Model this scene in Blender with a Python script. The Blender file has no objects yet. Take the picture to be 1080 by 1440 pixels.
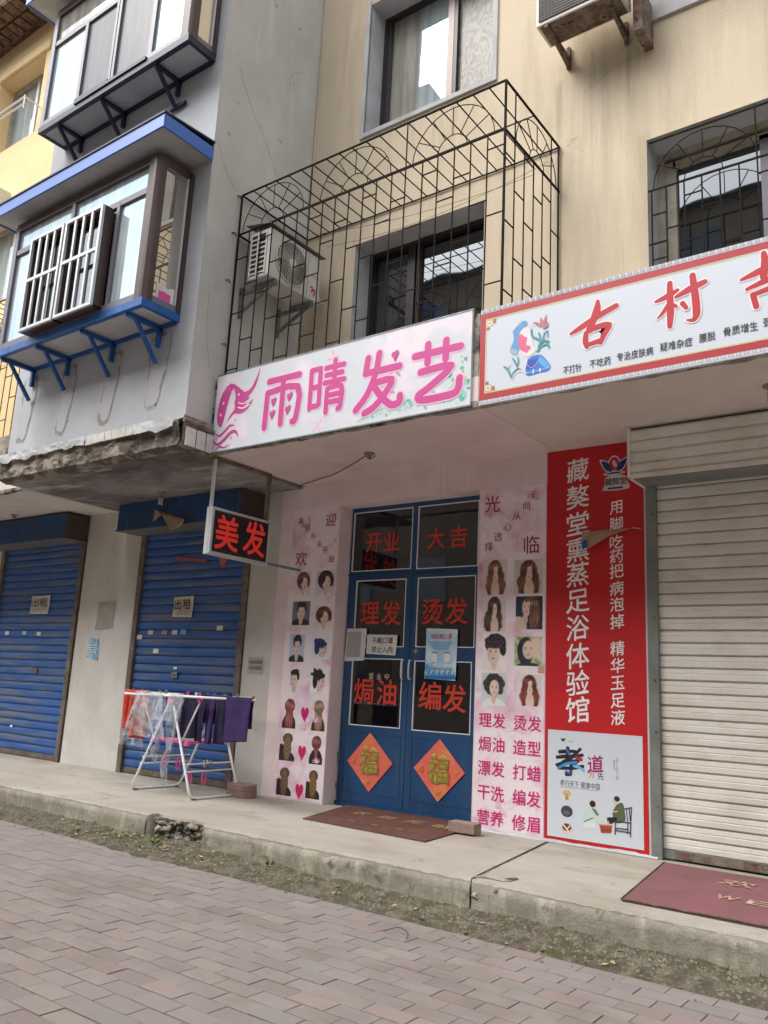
import bpy, bmesh, math, random
import numpy as np
from mathutils import Vector, Matrix, noise
random.seed(11)
SC = bpy.context.scene
COL = SC.collection
PI = math.pi

# ------------------------------------------------------------------ camera
cam_d = bpy.data.cameras.new('camera')
cam = bpy.data.objects.new('camera', cam_d); COL.objects.link(cam)
cam_d.sensor_fit = 'VERTICAL'; cam_d.sensor_height = 36.0
cam_d.lens = 1167.48 / 1440 * 36.0
cam_d.clip_start = 0.05; cam_d.clip_end = 500
_yaw, _pit, _roll = math.radians(36.9202), math.radians(12.1251), math.radians(2.9384)
_f = Vector((-math.sin(_yaw) * math.cos(_pit), math.cos(_yaw) * math.cos(_pit), math.sin(_pit)))
_r = Vector((math.cos(_yaw), math.sin(_yaw), 0)); _u = _r.cross(_f)
_r2 = _r * math.cos(_roll) + _u * math.sin(_roll); _u2 = -_r * math.sin(_roll) + _u * math.cos(_roll)
m3 = Matrix((_r2, _u2, -_f)).transposed()
cam.matrix_world = Matrix.Translation((0, 0, 1.36)) @ m3.to_4x4()
SC.camera = cam

# ------------------------------------------------------------------ sky and sun
SUN_EL, SUN_AZ = math.radians(52), math.radians(52)      # azimuth from -x towards -y
sv = Vector((-math.cos(SUN_EL) * math.cos(SUN_AZ), -math.cos(SUN_EL) * math.sin(SUN_AZ), math.sin(SUN_EL)))
w = bpy.data.worlds.new('World'); SC.world = w; w.use_nodes = True
nt = w.node_tree; nt.nodes.clear()
sky = nt.nodes.new('ShaderNodeTexSky'); sky.sky_type = 'NISHITA'; sky.sun_disc = False
sky.sun_elevation = SUN_EL; sky.sun_rotation = math.atan2(sv.x, sv.y)
sky.air_density = 1.0; sky.dust_density = 3.0; sky.ozone_density = 1.0
bg = nt.nodes.new('ShaderNodeBackground'); bg.inputs[1].default_value = 0.15
wo = nt.nodes.new('ShaderNodeOutputWorld')
hs_ = nt.nodes.new('ShaderNodeHueSaturation'); hs_.inputs['Saturation'].default_value = .25   # hazy, near-overcast sky
nt.links.new(sky.outputs[0], hs_.inputs['Color']); nt.links.new(hs_.outputs[0], bg.inputs[0]); nt.links.new(bg.outputs[0], wo.inputs[0])
ld = bpy.data.lights.new('sun', 'SUN'); ld.energy = 0.9; ld.angle = math.radians(40); ld.color = (1.0, 0.97, 0.92)
lo = bpy.data.objects.new('sun', ld); COL.objects.link(lo)
lo.rotation_euler = (-sv).to_track_quat('-Z', 'Y').to_euler(); lo.location = sv * 30
SC.view_settings.view_transform = 'Standard'; SC.view_settings.look = 'None'
SC.view_settings.exposure = 1.36; SC.view_settings.gamma = 1.0
try: SC.view_settings.use_curve_mapping = False
except Exception: pass

# ------------------------------------------------------------------ helpers
def hx(s):
    s = s.lstrip('#'); out = []
    for i in (0, 2, 4):
        c = int(s[i:i + 2], 16) / 255
        out.append(c / 12.92 if c <= .04045 else ((c + .055) / 1.055) ** 2.4)
    return tuple(out)

class MB:
    def __init__(s): s.v = []; s.f = []; s.c = []; s.cur = None
    def add(s, vs, fs):
        n = len(s.v); s.v += [tuple(v) for v in vs]
        for f in fs: s.f.append(tuple(n + i for i in f)); s.c.append(s.cur)
    def quad(s, a, b, c, d): s.add([a, b, c, d], [(0, 1, 2, 3)])
    def poly(s, pts): s.add(pts, [tuple(range(len(pts)))])
    def box(s, x0, x1, y0, y1, z0, z1):
        s.add([(x0, y0, z0), (x1, y0, z0), (x1, y1, z0), (x0, y1, z0), (x0, y0, z1), (x1, y0, z1), (x1, y1, z1), (x0, y1, z1)],
              [(0, 3, 2, 1), (4, 5, 6, 7), (0, 1, 5, 4), (1, 2, 6, 5), (2, 3, 7, 6), (3, 0, 4, 7)]); return s
    def bar(s, p0, p1, w, h, up=(0, 0, 1)):
        p0, p1 = Vector(p0), Vector(p1); d = (p1 - p0).normalized(); u = Vector(up)
        a = d.cross(u)
        if a.length < 1e-4: a = d.cross(Vector((1, 0, 0)))
        a.normalize(); b = a.cross(d).normalized()
        q = []
        for p in (p0, p1):
            for i, j in ((-1, -1), (1, -1), (1, 1), (-1, 1)): q.append(p + a * (i * w / 2) + b * (j * h / 2))
        s.add(q, [(0, 1, 2, 3), (7, 6, 5, 4), (0, 4, 5, 1), (1, 5, 6, 2), (2, 6, 7, 3), (3, 7, 4, 0)]); return s
    def path(s, pts, r, n=6, closed=False, caps=True):
        pts = [Vector(p) for p in pts]; N = len(pts)
        rr = r if isinstance(r, (list, tuple)) else [r] * N
        prev = None; rings = []
        for i, p in enumerate(pts):
            if closed: t = pts[(i + 1) % N] - pts[i - 1]
            else: t = pts[min(i + 1, N - 1)] - pts[max(i - 1, 0)]
            t.normalize()
            if prev is None:
                a = t.cross(Vector((0, 0, 1)))
                if a.length < 1e-3: a = t.cross(Vector((1, 0, 0)))
            else: a = prev - t * prev.dot(t)
            a.normalize(); prev = a; b = t.cross(a)
            rings.append([p + (a * math.cos(2 * PI * k / n) + b * math.sin(2 * PI * k / n)) * rr[i] for k in range(n)])
        vs = [v for R in rings for v in R]; fs = []
        for i in range(N if closed else N - 1):
            j = (i + 1) % N
            for k in range(n): fs.append((i * n + k, i * n + (k + 1) % n, j * n + (k + 1) % n, j * n + k))
        if caps and not closed: fs += [tuple(range(n))[::-1], tuple((N - 1) * n + k for k in range(n))]
        s.add(vs, fs); return s
    def tube(s, p0, p1, r, n=6): return s.path([p0, p1], r, n)
    def lathe(s, prof, c, n=16, axis='z'):
        vs = []; fs = []
        for (r, z) in prof:
            for k in range(n):
                a = 2 * PI * k / n; q = (r * math.cos(a), r * math.sin(a), z)
                if axis == 'x': q = (q[2], q[0], q[1])
                if axis == 'y': q = (q[0], q[2], q[1])
                vs.append((c[0] + q[0], c[1] + q[1], c[2] + q[2]))
        for i in range(len(prof) - 1):
            for k in range(n): fs.append((i * n + k, i * n + (k + 1) % n, (i + 1) * n + (k + 1) % n, (i + 1) * n + k))
        s.add(vs, fs); return s
    def grid(s, fn, nu, nv):
        vs = [fn(i / nu, j / nv) for j in range(nv + 1) for i in range(nu + 1)]
        fs = [(j * (nu + 1) + i, j * (nu + 1) + i + 1, (j + 1) * (nu + 1) + i + 1, (j + 1) * (nu + 1) + i) for j in range(nv) for i in range(nu)]
        s.add(vs, fs); return s
    def build(s, name, mat, parent=None, smooth=False, bevel=0, solid=0):
        me = bpy.data.meshes.new(name)
        off = Vector((0, 0, 0))
        if parent is not None: off = WL(parent)
        me.from_pydata([(v[0] - off.x, v[1] - off.y, v[2] - off.z) for v in s.v], [], s.f)
        me.materials.append(mat)
        if smooth: me.polygons.foreach_set('use_smooth', [True] * len(me.polygons))
        if any(c is not None for c in s.c):
            at = me.color_attributes.new('Col', 'FLOAT_COLOR', 'CORNER'); buf = []
            for p, c in zip(me.polygons, s.c):
                buf += (list(c or (1, 1, 1)) + [1.0]) * p.loop_total
            at.data.foreach_set('color', buf)
        me.validate(); me.update()
        o = bpy.data.objects.new(name, me); COL.objects.link(o)
        if parent is not None: o.parent = parent
        if bevel:
            bm = bmesh.new(); bm.from_mesh(me)
            es = [e for e in bm.edges if len(e.link_faces) == 2 and e.calc_face_angle(0) > .5]
            bmesh.ops.bevel(bm, geom=es, offset=bevel, segments=2, profile=.6, affect='EDGES', clamp_overlap=True)
            bm.to_mesh(me); bm.free()
        if solid:
            md = o.modifiers.new('thickness', 'SOLIDIFY'); md.thickness = solid; md.offset = 0
        return o

_wl = {}
def WL(o):
    p = Vector(o.location)
    return p if o.parent is None else p + WL(o.parent)

def thing(name, label, cat, loc=(0, 0, 0), group=None):
    o = bpy.data.objects.new(name, None); COL.objects.link(o); o.location = loc
    o.empty_display_size = .1
    return tag(o, label, cat, group)
def tag(o, label, cat, group=None):
    o['label'] = label; o['category'] = cat
    if group: o['group'] = group
    return o
def kind(o, k): o['kind'] = k; return o
def dup(o, d, parent=None):
    c = o.copy(); COL.objects.link(c); c.parent = parent if parent else o.parent
    c.location = Vector(o.location) + Vector(d); return c
def dup_tree(o, d, label):
    c = o.copy(); COL.objects.link(c); c.location = Vector(o.location) + Vector(d); c['label'] = label
    for ch in o.children:
        e = ch.copy(); COL.objects.link(e); e.parent = c
        for g in ch.children:
            h = g.copy(); COL.objects.link(h); h.parent = e
    return c

# ------------------------------------------------------------------ materials
def _n(nt, t, **kw):
    n = nt.nodes.new(t)
    for k, v in kw.items(): setattr(n, k, v)
    return n
def M(name, col, rough=.8, col2=None, scale=3.0, lo=.4, hi=.65, streak=None, sk_lo=.5, sk_hi=.7, sk_s=(7, 7, .6),
      spots=None, sp_scale=14, sp_lo=.62, sp_hi=.68, bump=0.0, bscale=60, metal=0, grain=.12, gscale=90, spec=.5,
      rnd=0, attr=False, runs=None, island=0, detail=6):
    m = bpy.data.materials.new(name); m.use_nodes = True; t = m.node_tree; L = t.links
    b = t.nodes['Principled BSDF']; b.inputs['Roughness'].default_value = rough; b.inputs['Metallic'].default_value = metal
    b.inputs['Specular IOR Level'].default_value = spec
    geo = _n(t, 'ShaderNodeNewGeometry'); pos = geo.outputs['Position']
    if attr:
        a = _n(t, 'ShaderNodeAttribute', attribute_name='Col'); cur = a.outputs['Color']
    else:
        rg = _n(t, 'ShaderNodeRGB'); rg.outputs[0].default_value = (*col, 1); cur = rg.outputs[0]
    def ramp(src, a, c):
        r = _n(t, 'ShaderNodeMapRange'); r.inputs[1].default_value = a; r.inputs[2].default_value = c
        r.clamp = True; L.new(src, r.inputs[0]); return r.outputs[0]
    def mix(fac, A, B, mode='MIX'):
        x = _n(t, 'ShaderNodeMix', data_type='RGBA', blend_type=mode)
        if isinstance(fac, float): x.inputs[0].default_value = fac
        else: L.new(fac, x.inputs[0])
        L.new(A, x.inputs[6])
        if isinstance(B, tuple): x.inputs[7].default_value = (*B, 1)
        else: L.new(B, x.inputs[7])
        return x.outputs[2]
    def nz(sc, vec=None, det=detail, dist=0.0):
        x = _n(t, 'ShaderNodeTexNoise'); x.inputs['Scale'].default_value = sc; x.inputs['Detail'].default_value = det
        x.inputs['Roughness'].default_value = .62; x.inputs['Distortion'].default_value = dist
        L.new(vec or pos, x.inputs['Vector']); return x.outputs[0]
    if col2: cur = mix(ramp(nz(scale, dist=.4), lo, hi), cur, col2)
    if streak:
        mp = _n(t, 'ShaderNodeMapping'); mp.inputs['Scale'].default_value = sk_s; L.new(pos, mp.inputs[0])
        cur = mix(ramp(nz(1.0, mp.outputs[0], 7), sk_lo, sk_hi), cur, streak)
    if runs:      # rain runs: (x, top z, half width, length, colour, strength)
        sp = _n(t, 'ShaderNodeSeparateXYZ'); L.new(pos, sp.inputs[0])
        mp2 = _n(t, 'ShaderNodeMapping'); mp2.inputs['Scale'].default_value = (16, 16, .9); L.new(pos, mp2.inputs[0]); wv = nz(1.0, mp2.outputs[0], 6)
        for (rx, rz, rw, rl, rc, rs) in runs:
            def ma(op, A, B):
                q = _n(t, 'ShaderNodeMath', operation=op)
                for i_, z_ in enumerate((A, B)):
                    if isinstance(z_, (int, float)): q.inputs[i_].default_value = z_
                    elif z_ is not None: L.new(z_, q.inputs[i_])
                return q.outputs[0]
            dx_ = ma('DIVIDE', ma('ABSOLUTE', ma('SUBTRACT', sp.outputs[0], rx), None), rw)
            fx = ramp(dx_, 1.0, .2); dz_ = ma('SUBTRACT', rz, sp.outputs[2])
            fz = ma('MULTIPLY', ramp(dz_, -.02, .06), ramp(dz_, rl, rl * .3))
            f_ = ma('MULTIPLY', ma('MULTIPLY', fx, fz), ma('MULTIPLY', ramp(wv, .38, .62), rs))
            cur = mix(f_, cur, rc)
    if spots: cur = mix(ramp(nz(sp_scale, det=8), sp_lo, sp_hi), cur, spots)
    if rnd or island:
        src = _n(t, 'ShaderNodeObjectInfo').outputs['Random'] if rnd else geo.outputs['Random Per Island']
        hs = _n(t, 'ShaderNodeHueSaturation'); L.new(cur, hs.inputs['Color'])
        r = _n(t, 'ShaderNodeMapRange'); k = rnd or island
        r.inputs[3].default_value = 1 - k; r.inputs[4].default_value = 1 + k; L.new(src, r.inputs[0]); L.new(r.outputs[0], hs.inputs['Value'])
        cur = hs.outputs[0]
    if grain:
        r = _n(t, 'ShaderNodeMapRange'); r.inputs[1].default_value = .3; r.inputs[2].default_value = .7
        r.inputs[3].default_value = 1 - grain; r.inputs[4].default_value = 1 + grain; L.new(nz(gscale, det=3), r.inputs[0])
        v = _n(t, 'ShaderNodeCombineColor'); [L.new(r.outputs[0], v.inputs[i]) for i in range(3)]
        cur = mix(1.0, cur, v.outputs[0], 'MULTIPLY')
    L.new(cur, b.inputs['Base Color'])
    if bump:
        bp = _n(t, 'ShaderNodeBump'); bp.inputs['Strength'].default_value = bump; bp.inputs['Distance'].default_value = .01
        L.new(nz(bscale, det=5), bp.inputs['Height']); L.new(bp.outputs[0], b.inputs['Normal'])
    return m

def glass(name, col, gloss=.5, rough=.02, tint=(1, 1, 1), warp=.004, col2=None, wave=False, top=1.0):
    """window pane: what lies behind (dark room, curtain, insect screen) under a reflecting sheet of glass"""
    m = bpy.data.materials.new(name); m.use_nodes = True; t = m.node_tree; L = t.links; t.nodes.clear()
    out = _n(t, 'ShaderNodeOutputMaterial'); mx = _n(t, 'ShaderNodeMixShader')
    d = _n(t, 'ShaderNodeBsdfDiffuse'); g = _n(t, 'ShaderNodeBsdfGlossy'); g.inputs['Roughness'].default_value = rough
    g.inputs['Color'].default_value = (*tint, 1); d.inputs['Color'].default_value = (*col, 1)
    geo = _n(t, 'ShaderNodeNewGeometry')
    fr = _n(t, 'ShaderNodeFresnel'); fr.inputs[0].default_value = 1.5
    mr = _n(t, 'ShaderNodeMapRange'); mr.inputs[1].default_value = 0; mr.inputs[2].default_value = 1
    mr.inputs[3].default_value = gloss; mr.inputs[4].default_value = top
    L.new(fr.outputs[0], mr.inputs[0]); L.new(mr.outputs[0], mx.inputs[0])
    if col2:
        nz = _n(t, 'ShaderNodeTexNoise'); nz.inputs['Scale'].default_value = 3.0 if not wave else 1.2; nz.inputs['Detail'].default_value = 3
        mp = _n(t, 'ShaderNodeMapping'); mp.inputs['Scale'].default_value = (4, 4, .5) if not wave else (3, 3, 1.2)
        L.new(geo.outputs['Position'], mp.inputs[0]); L.new(mp.outputs[0], nz.inputs[0])
        src = nz.outputs[0]
        if wave:
            mu = _n(t, 'ShaderNodeMath', operation='MULTIPLY'); mu.inputs[1].default_value = 110; L.new(src, mu.inputs[0])
            si = _n(t, 'ShaderNodeMath', operation='SINE'); L.new(mu.outputs[0], si.inputs[0]); src = si.outputs[0]
        r = _n(t, 'ShaderNodeMapRange'); r.inputs[1].default_value = .4 if not wave else -1; r.inputs[2].default_value = .62 if not wave else 1
        L.new(src, r.inputs[0]); x = _n(t, 'ShaderNodeMix', data_type='RGBA'); L.new(r.outputs[0], x.inputs[0])
        x.inputs[6].default_value = (*col, 1); x.inputs[7].default_value = (*col2, 1); L.new(x.outputs[2], d.inputs[0])
    if warp:
        n2 = _n(t, 'ShaderNodeTexNoise'); n2.inputs['Scale'].default_value = 2.2; n2.inputs['Detail'].default_value = 1
        L.new(geo.outputs['Position'], n2.inputs[0])
        bp = _n(t, 'ShaderNodeBump'); bp.inputs['Strength'].default_value = .12; bp.inputs['Distance'].default_value = warp * 3
        L.new(n2.outputs[0], bp.inputs['Height']); L.new(bp.outputs[0], g.inputs['Normal'])
    L.new(d.outputs[0], mx.inputs[1]); L.new(g.outputs[0], mx.inputs[2]); L.new(mx.outputs[0], out.inputs[0])
    return m

K = {}
K['yellow'] = M('tan_render', hx('d8c9b0'), .92, hx('cebfa6'), scale=.9, lo=.35, hi=.7, streak=hx('b4a68c'), sk_lo=.52, sk_hi=.75, sk_s=(3, 3, .35), bump=.22, bscale=45, grain=.05, spots=hx('a8977c'), sp_scale=3, sp_lo=.68, sp_hi=.8,
  runs=[(-2.62, 7.4, .55, 3.0, hx('9c9480'), .42), (-3.0, 7.2, .05, .9, hx('6b5a48'), .5), (-2.3, 7.2, .05, 1.1, hx('6b5a48'), .5), (-4.5, 7.5, .9, 1.0, hx('a3977f'), .3), (-5.75, 9.6, .3, 3.2, hx('a1957d'), .25), (-1.3, 7.4, .8, 1.2, hx('a3977f'), .25), (-3.0, 6.4, .12, 1.6, hx('8f7f68'), .5), (-2.2, 6.3, .10, 1.8, hx('8d8470'), .4)])
K['yellow_sunlit'] = M('sunlit_yellow_render', hx('f2d7a6'), .92, hx('ebcd9b'), scale=1.2, bump=.12, grain=.04)  # sunlight on the left wall is put into this brighter yellow
K['gray'] = M('side_lit_grey_render', hx('cccbc6'), .92, hx('bebcb6'), scale=1.3, lo=.35, hi=.65, streak=hx('d6d7d8'), sk_lo=.55, sk_hi=.7, sk_s=(2.2, 2.2, .5), bump=.3, bscale=30, grain=.06, spots=hx('8a857f'), sp_scale=5, sp_lo=.66, sp_hi=.72)  # same render as the front, lifted to offset the weaker light on the side
K['gray_front'] = M('front_lit_grey_render', hx('bfc3c8'), .92, hx('b2b5b9'), scale=1.3, bump=.2, bscale=30, grain=.05, spots=hx('9c9894'), sp_scale=6, sp_lo=.68, sp_hi=.73)  # front tone of the same render, its light put into the colour
K['pink'] = M('pale_pink_paint', hx('ecdcdd'), .85, hx('e1cfd0'), scale=1.6, lo=.4, hi=.6, streak=hx('d9c0a6'), sk_lo=.62, sk_hi=.78, sk_s=(9, 9, .5), bump=.12, grain=.03, spots=hx('a68c86'), sp_scale=22, sp_lo=.73, sp_hi=.76)
K['pinksoffit'] = M('pink_soffit_paint', hx('e3d4d0'), .9, hx('d9c6c1'), scale=1.6, spots=hx('8f6f6a'), sp_scale=9, sp_lo=.70, sp_hi=.74, bump=.2, grain=.05)
K['cream_soffit'] = M('cream_soffit_paint', hx('dcd6cf'), .9, hx('d0c7bd'), scale=1.2, bump=.2, grain=.05)
K['concrete_soffit'] = M('stained_concrete', hx('8f8b87'), .95, hx('5a5451'), scale=1.1, lo=.42, hi=.62, streak=hx('b0aca8'), sk_lo=.55, sk_hi=.66, sk_s=(1.2, 4, 4), bump=.35, bscale=18, grain=.1)
K['wallconc'] = M('grey_wall_paint', hx('cfcdc9'), .92, hx('c2bcb2'), scale=1.2, lo=.4, hi=.62, streak=hx('b7a88e'), sk_lo=.6, sk_hi=.75, sk_s=(5, 5, .5), bump=.15, grain=.05, spots=hx('8f8b84'), sp_scale=7, sp_lo=.7, sp_hi=.74)
K['rough'] = M('broken_concrete', hx('aaa398'), .97, hx('7b7269'), scale=6, lo=.4, hi=.6, bump=.9, bscale=25, grain=.2, spots=hx('3e3833'), sp_scale=5, sp_lo=.55, sp_hi=.62)
K['ledge'] = M('spalled_dark_concrete', hx('968e82'), .97, hx('5d544b'), scale=4, lo=.44, hi=.54, bump=.6, bscale=25, grain=.2)
K['hair'] = M('hairline_crack', hx('8f8b84'), .95, grain=.1)
K['sidewalk'] = M('worn_cement', hx('9b958a'), .93, hx('a8a297'), scale=1.1, lo=.4, hi=.62, streak=hx('93897b'), sk_lo=.5, sk_hi=.68, sk_s=(1.2, 3.0, 3), bump=.25, bscale=50, grain=.10, gscale=160, spots=hx('80776b'), sp_scale=6, sp_lo=.62, sp_hi=.70)
K['kerb'] = M('kerb_cement', hx('989385'), .95, hx('868073'), scale=3, streak=hx('a9a494'), sk_lo=.5, sk_hi=.65, sk_s=(9, 9, 1.5), bump=.6, bscale=35, grain=.14, spots=hx('6b6658'), sp_scale=9, sp_lo=.58, sp_hi=.68)
K['paver'] = M('clay_paver', hx('857b79'), .9, hx('867f7a'), scale=2.2, lo=.4, hi=.6, streak=hx('776c65'), sk_lo=.5, sk_hi=.68, sk_s=(1.1, 1.7, 1), spots=hx('5f554d'), sp_scale=26, sp_lo=.70, sp_hi=.74, bump=.35, bscale=120, grain=.12, gscale=200, rnd=.07)
K['paver_red'] = M('reddish_paver', hx('897a75'), .9, hx('877c76'), scale=6, streak=hx('776c65'), sk_lo=.5, sk_hi=.68, sk_s=(1.1, 1.7, 1), bump=.35, bscale=120, grain=.12, gscale=200, rnd=.12)
K['paver_gray'] = M('greyish_paver', hx('867c77'), .9, hx('8b8279'), scale=6, streak=hx('776c65'), sk_lo=.5, sk_hi=.68, sk_s=(1.1, 1.7, 1), spots=hx('5f554d'), sp_scale=26, sp_lo=.70, sp_hi=.74, bump=.35, bscale=120, grain=.12, gscale=200, rnd=.07)
K['paver_far'] = M('paver_rest', hx('857b79'), .9, hx('867f7a'), scale=2.2, bump=.35, bscale=120, grain=.12, gscale=200, island=.07)
K['joint'] = M('joint_sand', hx('5c554b'), 1, hx('4a443b'), scale=20, bump=.6, bscale=90, grain=.2)
K['soil'] = M('gutter_soil', hx('514b3e'), 1, hx('6f6857'), scale=9, lo=.45, hi=.6, bump=1.0, bscale=70, grain=.35, gscale=70, spots=hx('4a4b30'), sp_scale=4, sp_lo=.52, sp_hi=.6)
K['pebble'] = M('grit', hx('767060'), .95, island=.28, grain=.2)
K['leaf_dry'] = M('dry_scraps', hx('a3906a'), .9, island=.4, grain=.1)
K['green'] = M('weed_green', hx('55683a'), .7, hx('6f7b46'), scale=20, island=.3)
K['white'] = M('white_paint', hx('e6e8e8'), .45, grain=.03)
K['signwhite'] = M('sign_print_white', hx('d3d9df'), .35, hx('ecdfe9'), scale=2.2, lo=.5, hi=.66, grain=.02, spots=hx('e4c4d9'), sp_scale=2.6, sp_lo=.62, sp_hi=.75, detail=3)
K['sign2white'] = M('sign_vinyl_white', hx('d2d9e2'), .35, grain=.02)
K['pinkposter'] = M('pink_floral_print', hx('f0e4ea'), .45, hx('dda6c0'), scale=3.2, lo=.50, hi=.74, grain=.03, spots=hx('c85f90'), sp_scale=3.4, sp_lo=.60, sp_hi=.74, detail=4)
K['redposter'] = M('red_print', hx('c4161f'), .5, hx('b6131d'), scale=2, grain=.02)
K['print'] = M('printed_colours', (1, 1, 1), .45, attr=True, grain=.05)
K['magenta'] = M('magenta_letters', hx('c9428f'), .4, grain=.02)
K['plum'] = M('plum_letters', hx('a5236a'), .4, grain=0)
K['pinklet'] = M('deep_pink_letters', hx('cf1f79'), .4, grain=0)
K['redlet'] = M('red_letters', hx('c32a31'), .45, grain=0)
K['orangelet'] = M('orange_red_vinyl', hx('cf3d2b'), .5, grain=.05)
K['black'] = M('black_print', hx('23242a'), .5, grain=0)
K['greyprint'] = M('grey_print', hx('6d6a66'), .6, grain=0)
K['whitelet'] = M('white_letters', hx('eeeeee'), .5, grain=0)
K['bluemetal'] = M('blue_door_paint', hx('1d4a78'), .42, hx('1a4069'), scale=3, grain=.06, streak=hx('35597a'), sk_lo=.52, sk_hi=.75, bump=.08, spots=hx('6d7d86'), sp_scale=34, sp_lo=.69, sp_hi=.73)
K['blueshut'] = M('blue_shutter_paint', hx('2b5da2'), .65, hx('275392'), scale=2, streak=hx('6a7079'), sk_lo=.46, sk_hi=.66, sk_s=(.9, .9, 15), grain=.06, spots=hx('8a8578'), sp_scale=16, sp_lo=.69, sp_hi=.74)
K['bluehood'] = M('dull_blue_tin', hx('204a7e'), .6, hx('2b4156'), scale=3, grain=.08, spots=hx('54504a'), sp_scale=9, sp_lo=.66, sp_hi=.74)
K['bluebright'] = M('bright_blue_steel', hx('4472c4'), .35, grain=.04)
K['bluesteel'] = M('blue_steel', hx('1d62ad'), .4, hx('184f90'), scale=6, grain=.06)
K['bluedark'] = M('dark_blue_steel', hx('1c2a3e'), .5, grain=.05)
K['creamshut'] = M('cream_shutter_paint', hx('e6e4dc'), .6, hx('dbd7cb'), scale=2.5, streak=hx('c2baa8'), sk_lo=.5, sk_hi=.85, sk_s=(2.2, 2.2, 5), grain=.05, spots=hx('74603f'), sp_scale=19, sp_lo=.715, sp_hi=.735)
K['rust'] = M('rusty_steel', hx('6a5142'), .85, hx('857a6d'), scale=8, lo=.4, hi=.6, bump=.4, grain=.2, spots=hx('3b2a22'), sp_scale=16, sp_lo=.55, sp_hi=.65)
K['rail'] = M('grey_green_steel', hx('7f8580'), .55, hx('6e7470'), scale=5, grain=.08, spots=hx('6a4a35'), sp_scale=12, sp_lo=.7, sp_hi=.75)
K['cage'] = M('dark_brown_bar_paint', hx('15110f'), .85, hx('2a1f18'), scale=20, grain=.15, spec=.2)
K['brownframe'] = M('brown_window_frame', hx('4a3a37'), .4, hx('54423d'), scale=3, grain=.05)
K['greyframe'] = M('grey_window_frame', hx('74737c'), .4, grain=.04)
K['pinkframe'] = M('pale_window_frame', hx('bda79f'), .4, grain=.04)
K['darkframe'] = M('dark_window_frame', hx('332d2e'), .4, grain=.05)
K['creamframe'] = M('cream_window_frame', hx('b9b3a4'), .6, hx('9b9484'), scale=6, grain=.08)
K['reveal'] = M('white_reveal_plaster', hx('c4c6c8'), .9, hx('b0b0b0'), scale=2, grain=.05, bump=.15)
K['metalwhite'] = M('aluminium', hx('d4d6d6'), .35, metal=.3, grain=.04)
K['acwhite'] = M('aged_white_enamel', hx('d9d8d2'), .45, hx('cfccc2'), scale=5, grain=.05, streak=hx('a89c86'), sk_lo=.66, sk_hi=.8)
K['acdark'] = M('dark_grille_void', hx('23272c'), .7, grain=.1)
K['galv'] = M('galvanised_sheet', hx('8d9393'), .45, hx('6d7372'), scale=6, metal=.5, grain=.1)
K['dark'] = M('dark_void', hx('1b1a19'), .9, grain=.1)
K['tile'] = M('white_wall_tile', hx('d7d6d0'), .4, hx('c2beb4'), scale=9, grain=.05, rnd=.08)
K['mat'] = M('maroon_door_mat', hx('5f3d33'), .97, hx('6d483c'), scale=4, bump=.9, bscale=240, grain=.25, gscale=260)
K['mat2'] = M('faded_rose_mat', hx('8e5a62'), .97, hx('7d5653'), scale=2, bump=.9, bscale=240, grain=.2, gscale=260)
K['matlet'] = M('worn_yellow_pile', hx('c2a173'), .97, hx('8a6a52'), scale=30, lo=.45, hi=.6, grain=.15)
K['matlet2'] = M('faded_pile', hx('b9a184'), .97, hx('94666a'), scale=30, lo=.45, hi=.6, grain=.15)
K['brick'] = M('grey_pink_brick', hx('9c8078'), .95, hx('8a7a72'), scale=12, bump=.6, bscale=90, grain=.2)
K['tarp'] = M('brown_paper', hx('b59c84'), .85, hx('a2866c'), scale=8, grain=.08, attr=False)
K['paper'] = M('paper', hx('dcdcda'), .8, hx('cfcfcd'), scale=9, grain=.03)
K['paper_old'] = M('yellowed_paper', hx('dcd6c6'), .85, hx('c6bca6'), scale=14, grain=.06)
K['plasticpink'] = M('pink_plastic', hx('e0529a'), .4, grain=0)
K['plasticred'] = M('red_plastic', hx('c23030'), .4, grain=0)
K['plasticgreen'] = M('green_plastic', hx('6fae74'), .4, grain=0)
K['plasticblue'] = M('blue_plastic', hx('3d7fb6'), .4, grain=0)
K['towel_purple'] = M('purple_towel', hx('2f1b50'), .95, hx('38225c'), scale=8, bump=.6, bscale=400, grain=.12, gscale=300)
K['towel_navy'] = M('navy_towel', hx('1e1a38'), .95, hx('261d45'), scale=8, bump=.6, bscale=400, grain=.12, gscale=300)
K['cloth_red'] = M('orange_red_cloth', hx('c8442f'), .9, hx('b5392b'), scale=8, bump=.2, bscale=200, grain=.06)
K['wire'] = M('cable_rubber', hx('3c2f2b'), .7, grain=0)
K['cfl'] = M('lamp_glass', hx('cfcac0'), .3, grain=0)
K['cflbase'] = M('lamp_socket', hx('8d867c'), .5, grain=.05)
K['gold'] = M('gold_foil', hx('c2ab4c'), .5, hx('ad9540'), scale=20, metal=.1, grain=.1, bump=.3, bscale=80)
K['fu'] = M('fu_red_card', hx('ea6f60'), .5, hx('e2995c'), scale=5, lo=.5, hi=.7, grain=.08)
K['lotus'] = M('lotus_white', hx('d7d9e0'), .5, grain=0)
K['opp'] = M('opposite_wall', hx('9c9080'), .9, hx('867b6d'), scale=1, grain=.05)
K['rooftile'] = M('grey_roof_tile', hx('6b6663'), .85, hx('4f4b49'), scale=3, bump=.5, bscale=8, grain=.15)
K['bricksoffit'] = M('broken_brown_brick', hx('7a6150'), .95, hx('4c3a30'), scale=9, lo=.4, hi=.6, bump=1, bscale=14, grain=.25)

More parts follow.
